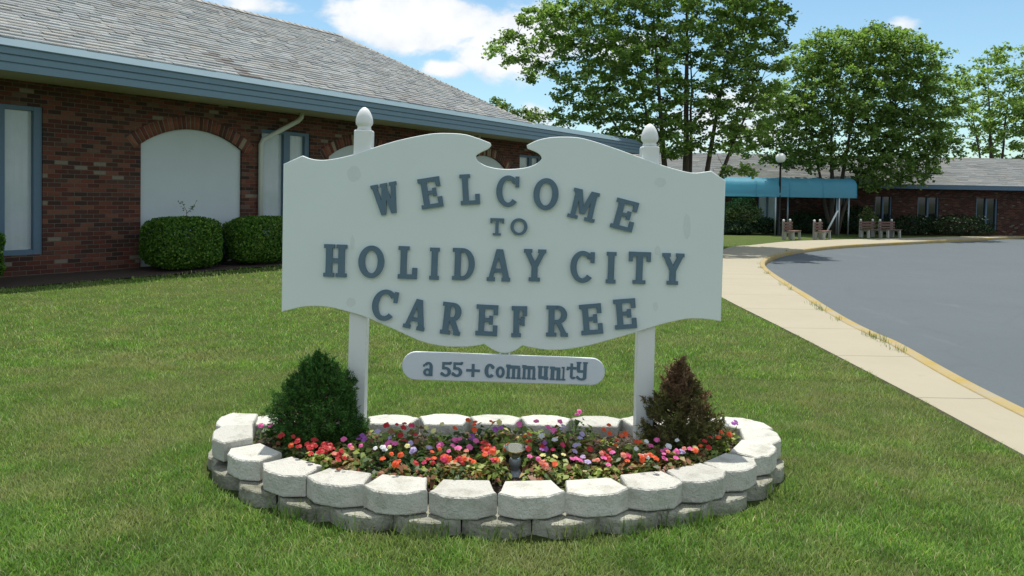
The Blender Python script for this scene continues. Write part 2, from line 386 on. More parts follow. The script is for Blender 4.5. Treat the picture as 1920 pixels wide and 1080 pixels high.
def strip(name, A, B, z0, z1, m, n=1):
    """sheet between polylines A and B following the ground"""
    V = []; Fq = []; n_ = len(A)
    for j in range(n + 1):
        P = A + (B - A) * (j / n); zz = z0 + (z1 - z0) * j / n
        V.append(np.column_stack([P, gnd(P[:, 0], P[:, 1]) + zz]))
    V = np.concatenate(V)
    for j in range(n):
        for i in range(n_ - 1): Fq.append((j * n_ + i, j * n_ + i + 1, (j + 1) * n_ + i + 1, (j + 1) * n_ + i))
    return link(name, np_mesh(name, V, np.array(Fq)), m)
# kerb: a rounded bar with a real step down to the drive
def sweep(name, P, N, prof, m):
    V = []; n_ = len(P); k = len(prof); Fq = []
    for o, z in prof:
        Q = P + N * o; V.append(np.column_stack([Q, gnd(Q[:, 0], Q[:, 1]) + z]))
    V = np.concatenate(V)
    for j in range(k):
        for i in range(n_ - 1): Fq.append((j * n_ + i, j * n_ + i + 1, ((j + 1) % k) * n_ + i + 1, ((j + 1) % k) * n_ + i))
    me = np_mesh(name, V, np.array(Fq)); b = bmesh.new(); b.from_mesh(me); bmesh.ops.recalc_face_normals(b, faces=b.faces); b.to_mesh(me); b.free()
    return link(name, me, m)
tag(sweep('kerb', K, KN, [(-.08, -.3), (-.075, 0.0), (-.06, .018), (-.04, .024), (.05, .024), (.065, .02), (.07, .0), (.07, -.3)], M['kerb']), kind='structure')
# far edge of the pavement: straight beside the lawn, then swinging right in front of the awning
wl = [(2.62, -3), (2.85, 2), (2.98, 5), tuple(at_g(1680, 728)[:2]), (3.06, 8.5), tuple(at_g(1355, 560)[:2]), (3.25, 13.5), (3.9, 17.5), (5.0, 21.0)]
wl += [tuple(at_g(*q)[:2]) for q in ((1362, 466), (1410, 460), (1480, 453), (1560, 450), (1680, 447))]
dx, dy = wl[-1][0] - wl[-2][0], wl[-1][1] - wl[-2][1]; L_ = sqrt(dx * dx + dy * dy)
wl += [(wl[-1][0] + dx / L_ * s, wl[-1][1] + dy / L_ * s) for s in (10, 40)]
Wl = catmull(wl, 8)
def resample(P, n):
    s = np.concatenate([[0], np.cumsum(np.linalg.norm(np.diff(P, axis=0), axis=1))]); u = np.linspace(0, s[-1], n)
    return np.column_stack([np.interp(u, s, P[:, 0]), np.interp(u, s, P[:, 1])])
def stations(P, y): return P
Wr = resample(Wl, 220); Kr = resample(K + KN * .071, 220)
tag(strip('sidewalk', Wr, Kr, .015, .015, M['walk'], 3), kind='structure')
eW = strip('sidewalk_edge', Wr, Wr + .0, .015, -.2, M['walk']); eW.name = 'sidewalk_edge'; tag(eW, kind='structure')
# drive: everything to the right of the kerb, 13 cm lower
Kd = K - KN * .07
far_r = np.column_stack([np.maximum(Kd[:, 0] + 60, 70), Kd[:, 1] * .35 + np.linspace(-4, 14, len(Kd))])
dr = strip('drive', Kd, far_r, -.115, -.115, M['asphalt'], 40); tag(dr, kind='structure')

def in_poly(P, poly):
    x, y = P[:, 0], P[:, 1]; r = np.zeros(len(P), bool); n = len(poly)
    for i in range(n):
        (x0, y0), (x1, y1) = poly[i], poly[(i + 1) % n]
        if y0 == y1: continue
        r ^= ((y0 > y) != (y1 > y)) & (x < (x1 - x0) * (y - y0) / (y1 - y0) + x0)
    return r
hard = [tuple(p) for p in (Wl + np.array([.0, 0]))] + [(80, Wl[-1][1]), (80, -3)]          # sidewalk + drive
Wi = Wl - normals2(Wl) * .14
hard_in = [tuple(p) for p in Wi] + [(90, Wl[-1][1]), (90, -3.5)]
xs = np.unique(np.concatenate([np.arange(-60, -14, 2.), np.arange(-14, 2, .5), np.arange(2, 16, .12), np.arange(16, 36, .6), np.arange(36, 92, 2.)]))
ys = np.unique(np.concatenate([np.arange(-6, 2, .5), np.arange(2, 30, .2), np.arange(30, 45, .6), np.arange(45, 92, 2.)]))
X, Y = np.meshgrid(xs, ys); P2 = np.column_stack([X.ravel(), Y.ravel()])
Z = gnd(P2[:, 0], P2[:, 1]); Z = np.where(in_poly(P2, hard_in), Z - .35, Z)
Z += np.array([.012 * noise.noise((a * .8, b * .8, 0)) for a, b in P2]) - .006
nx, ny = len(xs), len(ys); I = np.arange(nx * ny).reshape(ny, nx)
Fq = np.stack([I[:-1, :-1], I[:-1, 1:], I[1:, 1:], I[1:, :-1]], -1).reshape(-1, 4)
tag(link('lawn', np_mesh('lawn', np.column_stack([P2, Z]), Fq, None, True), M['ground']), kind='structure')
b_ = MB(); b_.poly([(-3000, -3000, -1.0), (3000, -3000, -1.0), (3000, 4000, -1.0), (-3000, 4000, -1.0)]); tag(b_.build('ground', M['ground']), kind='structure')

# ------------------------------------------------------------------ clubhouse
U = np.array([0.551, 0.8345, 0]); N = np.array([0.8345, -0.551, 0]); W0 = np.append(at_z(265, 503)[:2], 0)
def wp(t_, off, z): return Vector(W0 + U * t_ + N * off + np.array([0, 0, z]))
WM = Matrix(((U[0], 0, N[0], W0[0]), (U[1], 0, N[1], W0[1]), (0, 1, 0, 0), (0, 0, 0, 1)))   # local (t, z, off)
club = empty('clubhouse', wp(4, -3, 0)); tag(club, 'low brick clubhouse with blue fascia, arched pale panels and grey shingle roof', 'building')
T0, T1, OV = -13.0, 17.9, 1.28
arches = [(-9.45, 2.18), (-4.6, 2.18), (1.07, 2.18), (5.62, 2.18), (10.74, 2.18), (16.3, 2.1)]
wins = [(-7.95, -6.6), (-3.05, -1.7), (2.64, 3.97), (7.3, 8.65), (12.63, 13.95)]
SPR, APX = 2.27, 2.61
def arch_loop(c, w_, grow=0.0, z0=.02):
    h = w_ / 2; R = (h * h + (APX - SPR) ** 2) / (2 * (APX - SPR)); zc = APX - R; a = math.asin(h / R)
    L = [(c - h, z0), (c + h, z0)] + [(c + R * sin(q), zc + R * cos(q)) for q in np.linspace(a, -a, 17)]
    return L, R, zc, a
holes = [arch_loop(c, w_)[0] for c, w_ in arches] + [[(a, .35), (b, .35), (b, 2.75), (a, 2.75)] for a, b in wins]
wall = extrude2d([[(T0, -.6), (T1, -.6), (T1, 3.14), (T0, 3.14)]] + holes, .2, WM @ Matrix.Translation((0, 0, -.1)))
# metric uv for the bricks
[wall.uv_layers.remove(q) for q in list(wall.uv_layers)]; uvl = wall.uv_layers.new(name='UVMap'); wi = WM.inverted()
co = [wi @ v.co for v in wall.vertices]
for lp in wall.loops:
    q = co[lp.vertex_index]; uvl.data[lp.index].uv = (q.x + q.z * .7 + 50, q.y + 5)
link('front_wall', wall, M['brick'], club)
sidew = MB()
c1, c2 = wp(T1, -.2, 0), wp(T1, -8.3, 0)
for (a, b_q) in ((wp(T1 - .2, -.2, 0), wp(T1 - .2, -8.3, 0)), (wp(T0, -8.3, 0), wp(T0, -.2, 0)), (wp(T1 - .2, -8.3, 0), wp(T0, -8.3, 0))):
    f = sidew.poly([(a.x, a.y, -.9), (b_q.x, b_q.y, -.9), (b_q.x, b_q.y, 3.14), (a.x, a.y, 3.14)])
sm_ = sidew.me('side_wall'); ul = sm_.uv_layers.new(name='UVMap')
for pg in sm_.polygons:
    v0 = sm_.vertices[pg.vertices[0]].co
    for li in pg.loop_indices:
        v = sm_.vertices[sm_.loops[li].vertex_index].co; ul.data[li].uv = (sqrt((v.x - v0.x) ** 2 + (v.y - v0.y) ** 2) + 50, v.z + 5)
link('side_wall', sm_, M['brick'], club)
random.seed(4)
for c, w_ in arches:
    L, R, zc, a = arch_loop(c, w_)
    pn = MB(); pn.prism(L, -.13, -.06, WM); pn.build('arch_panel', M['panel'], club)
    # ring of upright bricks, each a separate block in one surface
    V = []; Fq = []; Cc = []
    nb = 30; a2 = a * 1.13
    for i in range(nb):
        q0 = -a2 + 2 * a2 * (i + .1) / nb; q1 = -a2 + 2 * a2 * (i + .9) / nb; o = random.uniform(.006, .014); r1 = R + .245 + random.uniform(-.012, .01)
        colr = random.choice([(.20, .07, .045), (.15, .05, .035), (.11, .045, .035), (.24, .10, .065), (.17, .065, .04), (.09, .04, .03)]) if random.random() > .1 else (.30, .24, .17)
        bs = len(V)
        for zz in (-.12, o):
            for (rr, qq) in ((R, q0), (R, q1), (r1, q1), (r1, q0)): V.append(WM @ Vector((c + rr * sin(qq), zc + rr * cos(qq), zz))); Cc.append(colr)
        Fq += [tuple(bs + k for k in f) for f in ((4, 5, 6, 7), (0, 1, 5, 4), (1, 2, 6, 5), (2, 3, 7, 6), (3, 0, 4, 7))]
    ao = link('arch_brickwork', np_mesh('arch_brickwork', np.array(V), np.array(Fq), None, False, np.array(Cc)), M['voussoir'], club)
    mb = MB(); qs = np.linspace(-a2, a2, 30)
    mb.prism([(c + (R + .002) * sin(q), zc + (R + .002) * cos(q)) for q in qs] + [(c + (R + .24) * sin(q), zc + (R + .24) * cos(q)) for q in qs[::-1]], -.1, .003, WM)
    link('arch_joint', mb.me('arch_joint'), M['mortar'], ao)
for (a, b_q) in wins:
    fr = MB(); zb, zt = .35, 2.75; mid = a + (b_q - a) * .5
    for (x0, x1) in ((a, a + .035), (mid - .05, mid + .12), (b_q - .13, b_q)): fr.box((x0, zb, -.13), (x1, zt, -.03), WM)
    for (x0, x1) in ((a + .035, mid - .05), (mid + .12, b_q - .13)):
        fr.box((x0, zt - .07, -.128), (x1, zt, -.035), WM); fr.box((x0, zb, -.128), (x1, zb + .08, -.035), WM)
    wo = fr.build('window', M['frame'], club)
    for (x0, x1) in ((a + .035, mid - .05), (mid + .12, b_q - .13)):
        pb = MB(); nseg = 7
        for k in range(nseg):                       # hanging pleated curtain right behind the glass
            xa = x0 + (x1 - x0) * k / nseg; xb = x0 + (x1 - x0) * (k + 1) / nseg; za, zb2 = (-.11, -.104) if k % 2 else (-.104, -.11)
            pb.poly([WM @ Vector((xa, zb + .081, za)), WM @ Vector((xb, zb + .081, zb2)), WM @ Vector((xb, zt - .071, zb2)), WM @ Vector((xa, zt - .071, za))])
        link('pane', pb.me('pane'), M['curtain'], wo)
# eaves
so_ = MB(); so_.box((T0 - .5, 3.14, -.2), (T1 + OV, 3.16, OV - .02), WM); so_.build('soffit', M['soffit'], club)
fa = MB()
prof = [(OV - .02, 3.1), (OV, 3.1), (OV, 3.205), (OV - .018, 3.212), (OV - .018, 3.222), (OV + .004, 3.23), (OV + .004, 3.315), (OV - .016, 3.322), (OV - .016, 3.332), (OV + .012, 3.34), (OV + .012, 3.435), (OV - .02, 3.44)]
ends = []
for tt in (T0 - .5, T1 + OV): ends.append([fa.b.verts.new(wp(tt, o, z)) for o, z in prof])
for k in range(len(prof)): fa.b.faces.new((ends[0][k], ends[1][k], ends[1][(k + 1) % len(prof)], ends[0][(k + 1) % len(prof)]))
fa.b.faces.new(ends[1]); fa.b.faces.new(ends[0][::-1])
fa.box((T1 + OV - .02, 3.1, -8.6), (T1 + OV, 3.435, OV - .021), WM)
fa.build('fascia', M['fascia'], club)
SL = (5.87 - 3.55) / 4.15
fl = MB()
e0, e1 = OV + .03, OV - .32
pr2 = [(e0, 3.437), (e0 + .004, 3.452), (e1, 3.452 + .565 * (e0 - e1)), (e1, 3.437)]
ends = [[fl.b.verts.new(wp(tt, o, z)) for o, z in pr2] for tt in (T0 - .5, T1 + OV + .03)]
for k in range(4): fl.b.faces.new((ends[0][k], ends[1][k], ends[1][(k + 1) % 4], ends[0][(k + 1) % 4]))
fl.b.faces.new(ends[1]); fl.b.faces.new(ends[0][::-1]); fl.build('eave_flashing', M['flash'], club)
# flat roof of the far end
fr_ = MB(); fr_.box((10.5, 3.17, -8.3), (T1 + OV - .021, 3.43, OV - .17), WM); fr_.build('flat_roof', M['flash'], club)
# shingled hip roof: every tab is a little tilted plate, so the courses cast real shadow lines
rng = np.random.default_rng(5)
def shingles(P0, du, dv, nrm, width_at, vmax, row=.135, tab=.31, seed=1, stain=None):
    r_ = np.random.default_rng(seed); V = []; Fq = []; Cc = []
    nr = int(vmax / row)
    pal = np.array([(.41, .42, .405), (.385, .395, .38), (.435, .44, .42), (.35, .36, .355), (.40, .39, .36), (.39, .41, .41)])
    for i in range(nr):
        v0 = i * row; v1 = v0 + row * 1.12; a, b = width_at(v0 + row * .5)
        x = a - r_.random() * tab
        while x < b:
            w_ = tab * r_.uniform(.55, 1.25); x0, x1 = max(x, a), min(x + w_, b); x += w_
            if x1 - x0 < .03: continue
            th = r_.uniform(.009, .030); vv = v0 - r_.uniform(0, .02)
            c = pal[r_.integers(len(pal))] * r_.uniform(.87, 1.09)
            if stain is not None:
                q_ = P0 + du * (x0 + x1) * .5 + dv * (v0 + v1) * .5; s_ = np.clip(np.dot(q_ - stain[0], stain[1] - stain[0]) / np.dot(stain[1] - stain[0], stain[1] - stain[0]), 0, 1)
                if np.linalg.norm(q_ - stain[0] - (stain[1] - stain[0]) * s_) < r_.uniform(.06, .26): c = c * np.array([.66, .6, .58])
            bs = len(V)
            for (uu, vq, hh) in ((x0, vv, th), (x1, vv, th), (x1, v1, .001), (x0, v1, .001), (x0, vv, -.004), (x1, vv, -.004)):
                V.append(P0 + du * uu + dv * vq + nrm * hh); Cc.append(c)
            Fq += [(bs, bs + 1, bs + 2, bs + 3), (bs + 4, bs + 5, bs + 1, bs)]
    return np.array(V), np.array(Fq), np.array(Cc)
RO, RZ, TC = -3.0, 5.90, 11.96                     # ridge offset, ridge height, hip corner
run = OV - .25 - RO; rise = RZ - 3.60; sl_ = sqrt(run ** 2 + rise ** 2)
dv = (-N * run + np.array([0, 0, rise])) / sl_; nr_ = np.cross(U, dv); nr_ = nr_ / np.linalg.norm(nr_); nr_ = nr_ if nr_[2] > 0 else -nr_
V, Fq, Cc = shingles(W0 + N * (OV - .25) + np.array([0, 0, 3.61]), U, dv, nr_, lambda v: (T0 - .5, TC - .25 - v * run / sl_), sl_ - .02, seed=3, stain=[(lambda rr, pp: CAM + rr * (np.dot(pp - CAM, nr_) / np.dot(rr, nr_)))(ray(*q), W0 + N * (OV - .25) + np.array([0, 0, 3.61])) for q in ((388, 97), (458, 136))])
rf = link('roof', np_mesh('roof', V, Fq, None, False, Cc), M['shingle'], club)
dv2 = (-U * run + np.array([0, 0, rise])) / sl_; n2_ = np.cross(N, dv2); n2_ = n2_ if n2_[2] > 0 else -n2_
V, Fq, Cc = shingles(W0 + U * (TC - .25) + N * RO + np.array([0, 0, 3.61]), N, dv2, n2_ / np.linalg.norm(n2_), lambda v: (-run + v * run / sl_, run - v * run / sl_), sl_ - .02, seed=8)
link('hip_slope', np_mesh('hip_slope', V, Fq, None, False, Cc), M['shingle'], rf)
bk = MB()
R0, R1, CB = wp(T0 - .5, RO, RZ), wp(TC - .25 - run, RO, RZ), wp(TC - .25, RO - run, 3.6)
bk.poly([R0, R1, CB, wp(T0 - .5, RO - run, 3.6)]); bk.poly([wp(T0 - .5, OV - .25, 3.6), R0, wp(T0 - .5, RO - run, 3.6)])
bm_ = bk.me('back_slope'); a_ = bm_.attributes.new('col', 'FLOAT_COLOR', 'POINT')
for d in a_.data: d.color = (.31, .3, .28, 1)
link('back_slope', bm_, M['shingle'], rf)
# ridge and hip caps
V = []; Fq = []; Cc = []
for (A, B) in ((R0 + Vector((0, 0, .03)), R1 + Vector((0, 0, .03))), (R1 + Vector((0, 0, .03)), wp(TC - .23, OV - .23, 3.60))):
    L = (B - A).length; k = int(L / .2); d = (B - A).normalized(); s_ = d.cross(Vector((0, 0, 1))).normalized(); u_ = s_.cross(d)
    for i in range(k):
        o = A + d * (L * i / k); o2 = A + d * (L * (i + 1.15) / k); c = np.array((.31, .3, .275)) * random.uniform(.8, 1.1); bs = len(V)
        for q, hh in ((o, .022), (o2, .010)):
            V += [q - s_ * .14 + u_ * (hh - .085), q + u_ * hh, q + s_ * .14 + u_ * (hh - .085)]
        Cc += [c] * 6; Fq += [(bs, bs + 1, bs + 4, bs + 3), (bs + 1, bs + 2, bs + 5, bs + 4)]
link('ridge_cap', np_mesh('ridge_cap', np.array(V), np.array(Fq), None, False, np.array(Cc)), M['shingle'], rf)
# downspouts
for t_ in (2.58, 9.1):
    pp = MB(); d = .06
    pp.tube([wp(t_, d, .1), wp(t_, d, 2.42), wp(t_ + .04, d + .02, 2.52), wp(t_ + .78, d + .24, 2.97), wp(t_ + .84, d + .27, 3.05), wp(t_ + .85, d + .27, 3.138)], .052, 10)
    po = pp.build('downspout', M['pipe'], club)
rebase(club)

# ------------------------------------------------------------------ foliage helpers
def rand_unit(r, n):
    v = r.normal(size=(n, 3)); return v / np.linalg.norm(v, axis=1)[:, None]
def leaf_quads(c, nrm, size, aspect, r, fold=.25):
    """folded diamond leaves at centres c facing nrm"""
    n = len(c); a = rand_unit(r, n); t1 = np.cross(nrm, a); t1 /= np.linalg.norm(t1, axis=1)[:, None] + 1e-9; t2 = np.cross(nrm, t1)
    s = (np.full(n, size) if np.isscalar(size) else size)[:, None]
    f = nrm * s * fold * .5
    V = np.stack([c - t1 * s * .5, c + t2 * s * aspect * .5 + f - t1 * s * .08, c + t1 * s * .5, c - t2 * s * aspect * .5 + f - t1 * s * .08], 1).reshape(-1, 3)
    return V, np.arange(4 * n).reshape(n, 4)
def leaf_cols(r, n, pal, wts=None, jit=.2):
    pal = np.array(pal); k = r.choice(len(pal), n, p=wts); c = pal[k] * r.uniform(1 - jit, 1 + jit, (n, 1)); return np.repeat(c, 4, 0)

def tree(name, label, base, stems, clouds, leaf=.13, per=110, seed=1, pal=None, sig=.40, group=None, spacing=.62, trunk_r=.2):
    r = np.random.default_rng(seed); root = empty(name, base)
    tag(root, label, 'tree', group)
    B = np.array(base, float); mb = MB(); nodes = []; nrad = []
    for (ex, ey, ez, bx, by, r0) in stems:
        s0 = B + np.array([bx, by, -.1]); e = B + np.array([ex, ey, ez]); pts = []
        for k in range(11):
            q = k / 10; p = s0 + (e - s0) * q; p[:2] = s0[:2] + (e - s0)[:2] * (q ** 1.25)
            p += r.normal(size=3) * .05 * q; pts.append(p); nodes.append(p); nrad.append(r0 * (1 - q) ** 1.25 + .012)
        mb.tube(pts, [(r0 * (1 - k / 10) ** 1.25 + .012) * (1 + .35 * max(0, 1 - k / 1.5)) for k in range(11)], 8)
    cl = []
    for (cx, cy, cz, rx, ry, rz, n) in clouds:
        tries = 0; got = 0
        while got < n and tries < n * 12:
            tries += 1; d = rand_unit(r, 1)[0] * r.random() ** .42; p = B + np.array([cx + d[0] * rx, cy + d[1] * ry, cz + d[2] * rz])
            if cl and np.min(np.linalg.norm(np.array(cl) - p, axis=1)) < spacing: continue
            cl.append(p); got += 1
    cl = np.array(cl); order = np.argsort(np.linalg.norm(cl - (B + np.array([0, 0, 2])), axis=1))
    for i in order:
        p = cl[i]; Nn = np.array(nodes); dvec = p - Nn; dist = np.linalg.norm(dvec, axis=1)
        cost = dist + np.maximum(0, -dvec[:, 2]) * 1.2 + np.maximum(0, .02 - np.array(nrad)) * 30
        j = int(np.argmin(cost)); q = Nn[j]; r0 = min(nrad[j] * .6, .006 + .02 * dist[j]); r0 = max(r0, .012); k = 4
        pts = [q + (p - q) * (s / k) + np.array([0, 0, .12 * dist[j] * sin(pi * s / k) * .6]) + (r.normal(size=3) * .03 if 0 < s < k else 0) for s in range(k + 1)]
        mb.tube(pts, [r0 * (1 - .75 * s / k) for s in range(k + 1)], 5, cap=False)
        for s in range(1, k + 1): nodes.append(pts[s]); nrad.append(r0 * (1 - .75 * s / k))
    mb.build('trunk', M['bark'], root)
    cnt = r.poisson(per, len(cl)); tot = cnt.sum(); cen = np.repeat(cl, cnt, 0)
    # two-level clumping: leaves sit on short twigs round each cluster
    off = rand_unit(r, tot) * np.abs(r.normal(size=(tot, 1))) ** .7 * sig * np.array([1.1, 1.1, .62])
    tw = rand_unit(r, len(cl) * 6).reshape(len(cl), 6, 3) * sig * np.array([1, 1, .6])
    idx = np.repeat(np.arange(len(cl)), cnt); sub = r.integers(0, 6, tot)
    c = cen + tw[idx, sub] * r.uniform(.2, 1.25, (tot, 1)) + off * .42
    nn = rand_unit(r, tot) * .75 + np.array([0, 0, .8]); nn /= np.linalg.norm(nn, axis=1)[:, None]
    V, Fq = leaf_quads(c, nn, r.uniform(.7, 1.25, tot) * leaf, .82, r)
    pal = pal or [(.145, .245, .055), (.19, .30, .075), (.11, .195, .05), (.25, .345, .11)]
    colr = leaf_cols(r, tot, pal)
    bright = np.repeat(np.repeat(r.uniform(.8, 1.2, len(cl)), cnt), 4)[:, None]
    link('crown', np_mesh('crown', V, Fq, None, False, colr * bright), M['leaf'], root)
    rebase(root); return root

def shell_shrub(name, label, cat, base, fn, n, size, aspect, pal, m, seed, core, group=None, thick=.10, wts=None, coremat='twig', out=.7):
    """fn(theta 0..1, height 0..1) -> point of the outline; leaves fill its outer layer"""
    r = np.random.default_rng(seed); root = empty(name, base); tag(root, label, cat, group)
    a = r.random(n) * 2 * pi; h = r.random(n); P, Nm = fn(a, h, r)
    dep = np.abs(r.normal(size=(n, 1))) * thick
    c = np.array(base) + P - Nm * dep
    nn = Nm * out + rand_unit(r, n) * .75; nn /= np.linalg.norm(nn, axis=1)[:, None]
    V, Fq = leaf_quads(c, nn, r.uniform(.7, 1.3, n) * size, aspect, r)
    link('foliage', np_mesh('foliage', V, Fq, None, False, leaf_cols(r, n, pal, wts)), m, root)
    core(root); rebase(root); return root

# ------------------------------------------------------------------ planter
BZ = .095
def block_mesh(seed, rough=.0038):
    r = np.random.default_rng(seed); h = .1445
    base = [(-h, .030), (-.068, .084), (-.02, .089), (.03, .089), (.072, .082), (h, .030), (h - .012, .01), (.104, -.105), (-.104, -.105), (-h + .012, .01)]
    P = []
    for i in range(len(base)):
        a = np.array(base[i]); b = np.array(base[(i + 1) % len(base)]); k = 6 if (a[1] > .025 and b[1] > .025) else 4
        for s in range(k): P.append(a + (b - a) * s / k)
    P = np.array(P); n = len(P); c = P.mean(0)
    lev = [(0, .004), (.006, 0), (.022, 0), (.04, 0), (.06, 0), (.078, 0), (.089, .001), (BZ, .006)]
    V = []
    for (z, ins) in lev:
        for p in P:
            d = p - c; d = d / np.linalg.norm(d); q = p - d * ins
            if p[1] > .032:
                nz = noise.fractal(Vector((p[0] * 22, z * 26, seed * 3.7)), 1.0, 2.0, 4)
                q = q + np.array([0, 1]) * (nz * rough + .0016 * noise.noise(Vector((p[0] * 130, z * 130, seed))))
                if z == BZ: q = q - np.array([0, 1]) * max(0, noise.noise(Vector((p[0] * 40, 7, seed)))) * .010
            V.append((q[0], q[1], z))
    Fq = []
    for j in range(len(lev) - 1):
        for i in range(n): Fq.append((j * n + i, j * n + (i + 1) % n, (j + 1) * n + (i + 1) % n, (j + 1) * n + i))
    me = bpy.data.meshes.new('edging_block')
    me.from_pydata(V, [], Fq + [tuple(range((len(lev) - 1) * n, len(lev) * n)), tuple(range(n))[::-1]]); me.update(); return me
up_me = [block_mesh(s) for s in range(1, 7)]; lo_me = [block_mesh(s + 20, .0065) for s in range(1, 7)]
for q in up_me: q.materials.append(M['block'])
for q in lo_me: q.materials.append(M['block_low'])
upx = [(440, 796), (434, 822), (471, 847), (542, 876), (635, 895), (745, 908), (870, 915), (996, 917), (1117, 912), (1222, 902), (1311, 888), (1376, 867), (1419, 840), (1430, 816), (1398, 794)]
bkx = [(1306, 787), (1212, 787), (1119, 786), (1023, 785), (929, 784.5), (834, 784.5), (736, 784), (630, 784), (525, 783)]
ring = [np.array(at_z(x, y, .2)[:2]) for x, y in upx + bkx]
cen = np.mean(ring, axis=0); nU = len(upx); nR = len(ring)
ORD = ['first', 'second', 'third', 'fourth', 'fifth', 'sixth', 'seventh', 'eighth', 'ninth', 'tenth', 'eleventh', 'twelfth', 'thirteenth', 'fourteenth', 'fifteenth', 'sixteenth', 'seventeenth', 'eighteenth', 'nineteenth', 'twentieth']
random.seed(3)
outer = []
def place_block(me, p, tang, z, label, group):
    nrm = np.array([tang[1], -tang[0]]);                          # outward for counter-clockwise travel
    o = bpy.data.objects.new('edging_block', me); COL.objects.link(o); o.location = (p[0], p[1], z)
    o.rotation_euler = (random.uniform(-.02, .02), random.uniform(-.02, .02), atan2(nrm[1], nrm[0]) - pi / 2 + random.uniform(-.02, .02))
    tag(o, label, 'edging block', group); return nrm
for i, p in enumerate(ring):
    a, b = ring[(i - 1) % nR], ring[(i + 1) % nR]; tg = (b - a) / np.linalg.norm(b - a)
    if i in (0, 1): tg = np.array([(.18, -1), (.32, -1)][i]); tg = tg / np.linalg.norm(tg)
    if nU <= i < nR: tg = np.array([-1., 0])
    dz = .03 if i in (0, 1) else 0
    if i < nU: lab = 'white painted edging block, %s from the left in the upper course of the front curve' % ORD[i]
    else: lab = 'white painted edging block, %s from the left in the straight back row' % ORD[nR - 1 - i]
    nrm = place_block(up_me[i % 6], p, tg, .099 + dz + random.uniform(0, .008), lab, 'white edging blocks round the flower bed')
    outer.append(p + nrm * .14)
lowk = 0
low_pts = []
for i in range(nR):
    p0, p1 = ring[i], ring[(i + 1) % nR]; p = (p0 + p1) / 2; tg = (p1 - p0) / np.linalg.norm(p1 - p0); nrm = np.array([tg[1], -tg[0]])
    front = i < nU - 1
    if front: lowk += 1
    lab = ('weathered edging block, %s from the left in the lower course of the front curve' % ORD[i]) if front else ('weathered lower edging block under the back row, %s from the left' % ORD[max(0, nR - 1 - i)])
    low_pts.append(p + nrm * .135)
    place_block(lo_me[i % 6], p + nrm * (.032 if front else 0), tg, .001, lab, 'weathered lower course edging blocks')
bed_poly = [tuple(p + (cen - p) / np.linalg.norm(cen - p) * .085) for p in ring]
outer_poly = [tuple(p) for p in outer]
# soil
nrg = 26; V = []; Fq = []
bp_ = catmull(bed_poly + [bed_poly[0]], 4)[:-1]; n = len(bp_)
for j in range(nrg + 1):
    for i in range(n):
        q = cen + (bp_[i] - cen) * (j / nrg); V.append((q[0], q[1], .135 + .022 * noise.fractal(Vector((q[0] * 7, q[1] * 7, 0)), 1, 2, 4)))
for j in range(nrg):
    for i in range(n): Fq.append((j * n + i, j * n + (i + 1) % n, (j + 1) * n + (i + 1) % n, (j + 1) * n + i))
tag(link('bed_soil', np_mesh('bed_soil', np.array(V), np.array(Fq), None, True), M['soil']), kind='stuff', label='dark soil of the raised flower bed', cat='soil')
r = np.random.default_rng(11)
def rand_in(poly, n, r, shrink=1.0):
    P = np.array(poly); lo, hi = P.min(0), P.max(0); out = np.zeros((0, 2))
    while len(out) < n:
        q = lo + (hi - lo) * r.random((n * 2, 2)); out = np.concatenate([out, q[in_poly(q, poly)]])
    return out[:n]
q = rand_in(bed_poly, 1500, r); c = np.column_stack([q, .142 + .012 * r.random(len(q))])
nn = rand_unit(r, len(q)) * .5 + np.array([0, 0, 1]); nn /= np.linalg.norm(nn, axis=1)[:, None]
V, Fq = leaf_quads(c, nn, r.uniform(.012, .045, len(q)), .4, r, .1)
tag(link('bark_mulch', np_mesh('bark_mulch', V, Fq, None, False, None), M['mulch']), kind='stuff', label='brown bark chips scattered over the bed soil', cat='mulch')

# ------------------------------------------------------------------ welcome sign
SY = 4.09                                            # front face of the board
def sp(px, py):
    p = at_y(px, py, SY); return (p[0], p[2])
sign = empty('welcome_sign', (0, SY + .06, .13)); tag(sign, 'large white scroll topped welcome sign with blue letters on two posts', 'sign')
SM = Matrix(((1, 0, 0, 0), (0, 0, -1, SY), (0, 1, 0, 0), (0, 0, 0, 1)))      # local (x, z, towards viewer)
segs = [[(533, 308.5), (567, 293.5)], [(567, 293.5), (582, 299), (600, 301.5), (622, 300), (659, 292), (700, 278.5), (747, 264.5), (798, 253.8), (828, 251), (867, 252.7), (893, 259.5), (918, 269)],
        [(918, 269), (919, 273), (913, 278.5), (899, 285.2), (891, 292), (894.5, 302), (909, 311.5), (930, 317), (955, 318.7), (984, 316), (1005, 309), (1017, 298), (1012.5, 288), (1001, 281.5), (991, 277.5), (989.5, 273)],
        [(989.5, 273), (1009, 264), (1037, 258.6), (1077, 258.6), (1107, 264.5), (1153, 279.5), (1199, 296), (1244, 312), (1284, 323), (1306, 325.6), (1333, 322)], [(1333, 322), (1359, 339.5)], [(1359, 339.5), (1350.5, 601)],
        [(1350.5, 601), (1330, 597.5), (1305, 596), (1285, 597), (1247, 605), (1199, 619.5), (1150, 634), (1109, 645), (1069, 652.5), (1035, 655), (1005, 652), (979, 646.2)],
        [(979, 646.2), (965, 656), (946.5, 661), (928, 656), (908, 643.5)], [(908, 643.5), (885, 648), (855, 649), (827, 647), (790, 638.5), (740, 616.5), (688, 594), (654, 583.5), (622, 575.5), (594, 572.8), (566, 574.2), (529, 583)], [(529, 583), (533, 308.5)]]
outl = []
for sg in segs:
    Pq = catmull(sg, 6) if len(sg) > 2 else np.array(sg, float)
    outl += [tuple(q) for q in Pq[:-1]]
board_me = extrude2d([[sp(*q) for q in outl]], .022, SM @ Matrix.Translation((0, 0, -.011)), .0045)
board = link('sign_board', board_me, M['sign_white'], sign)
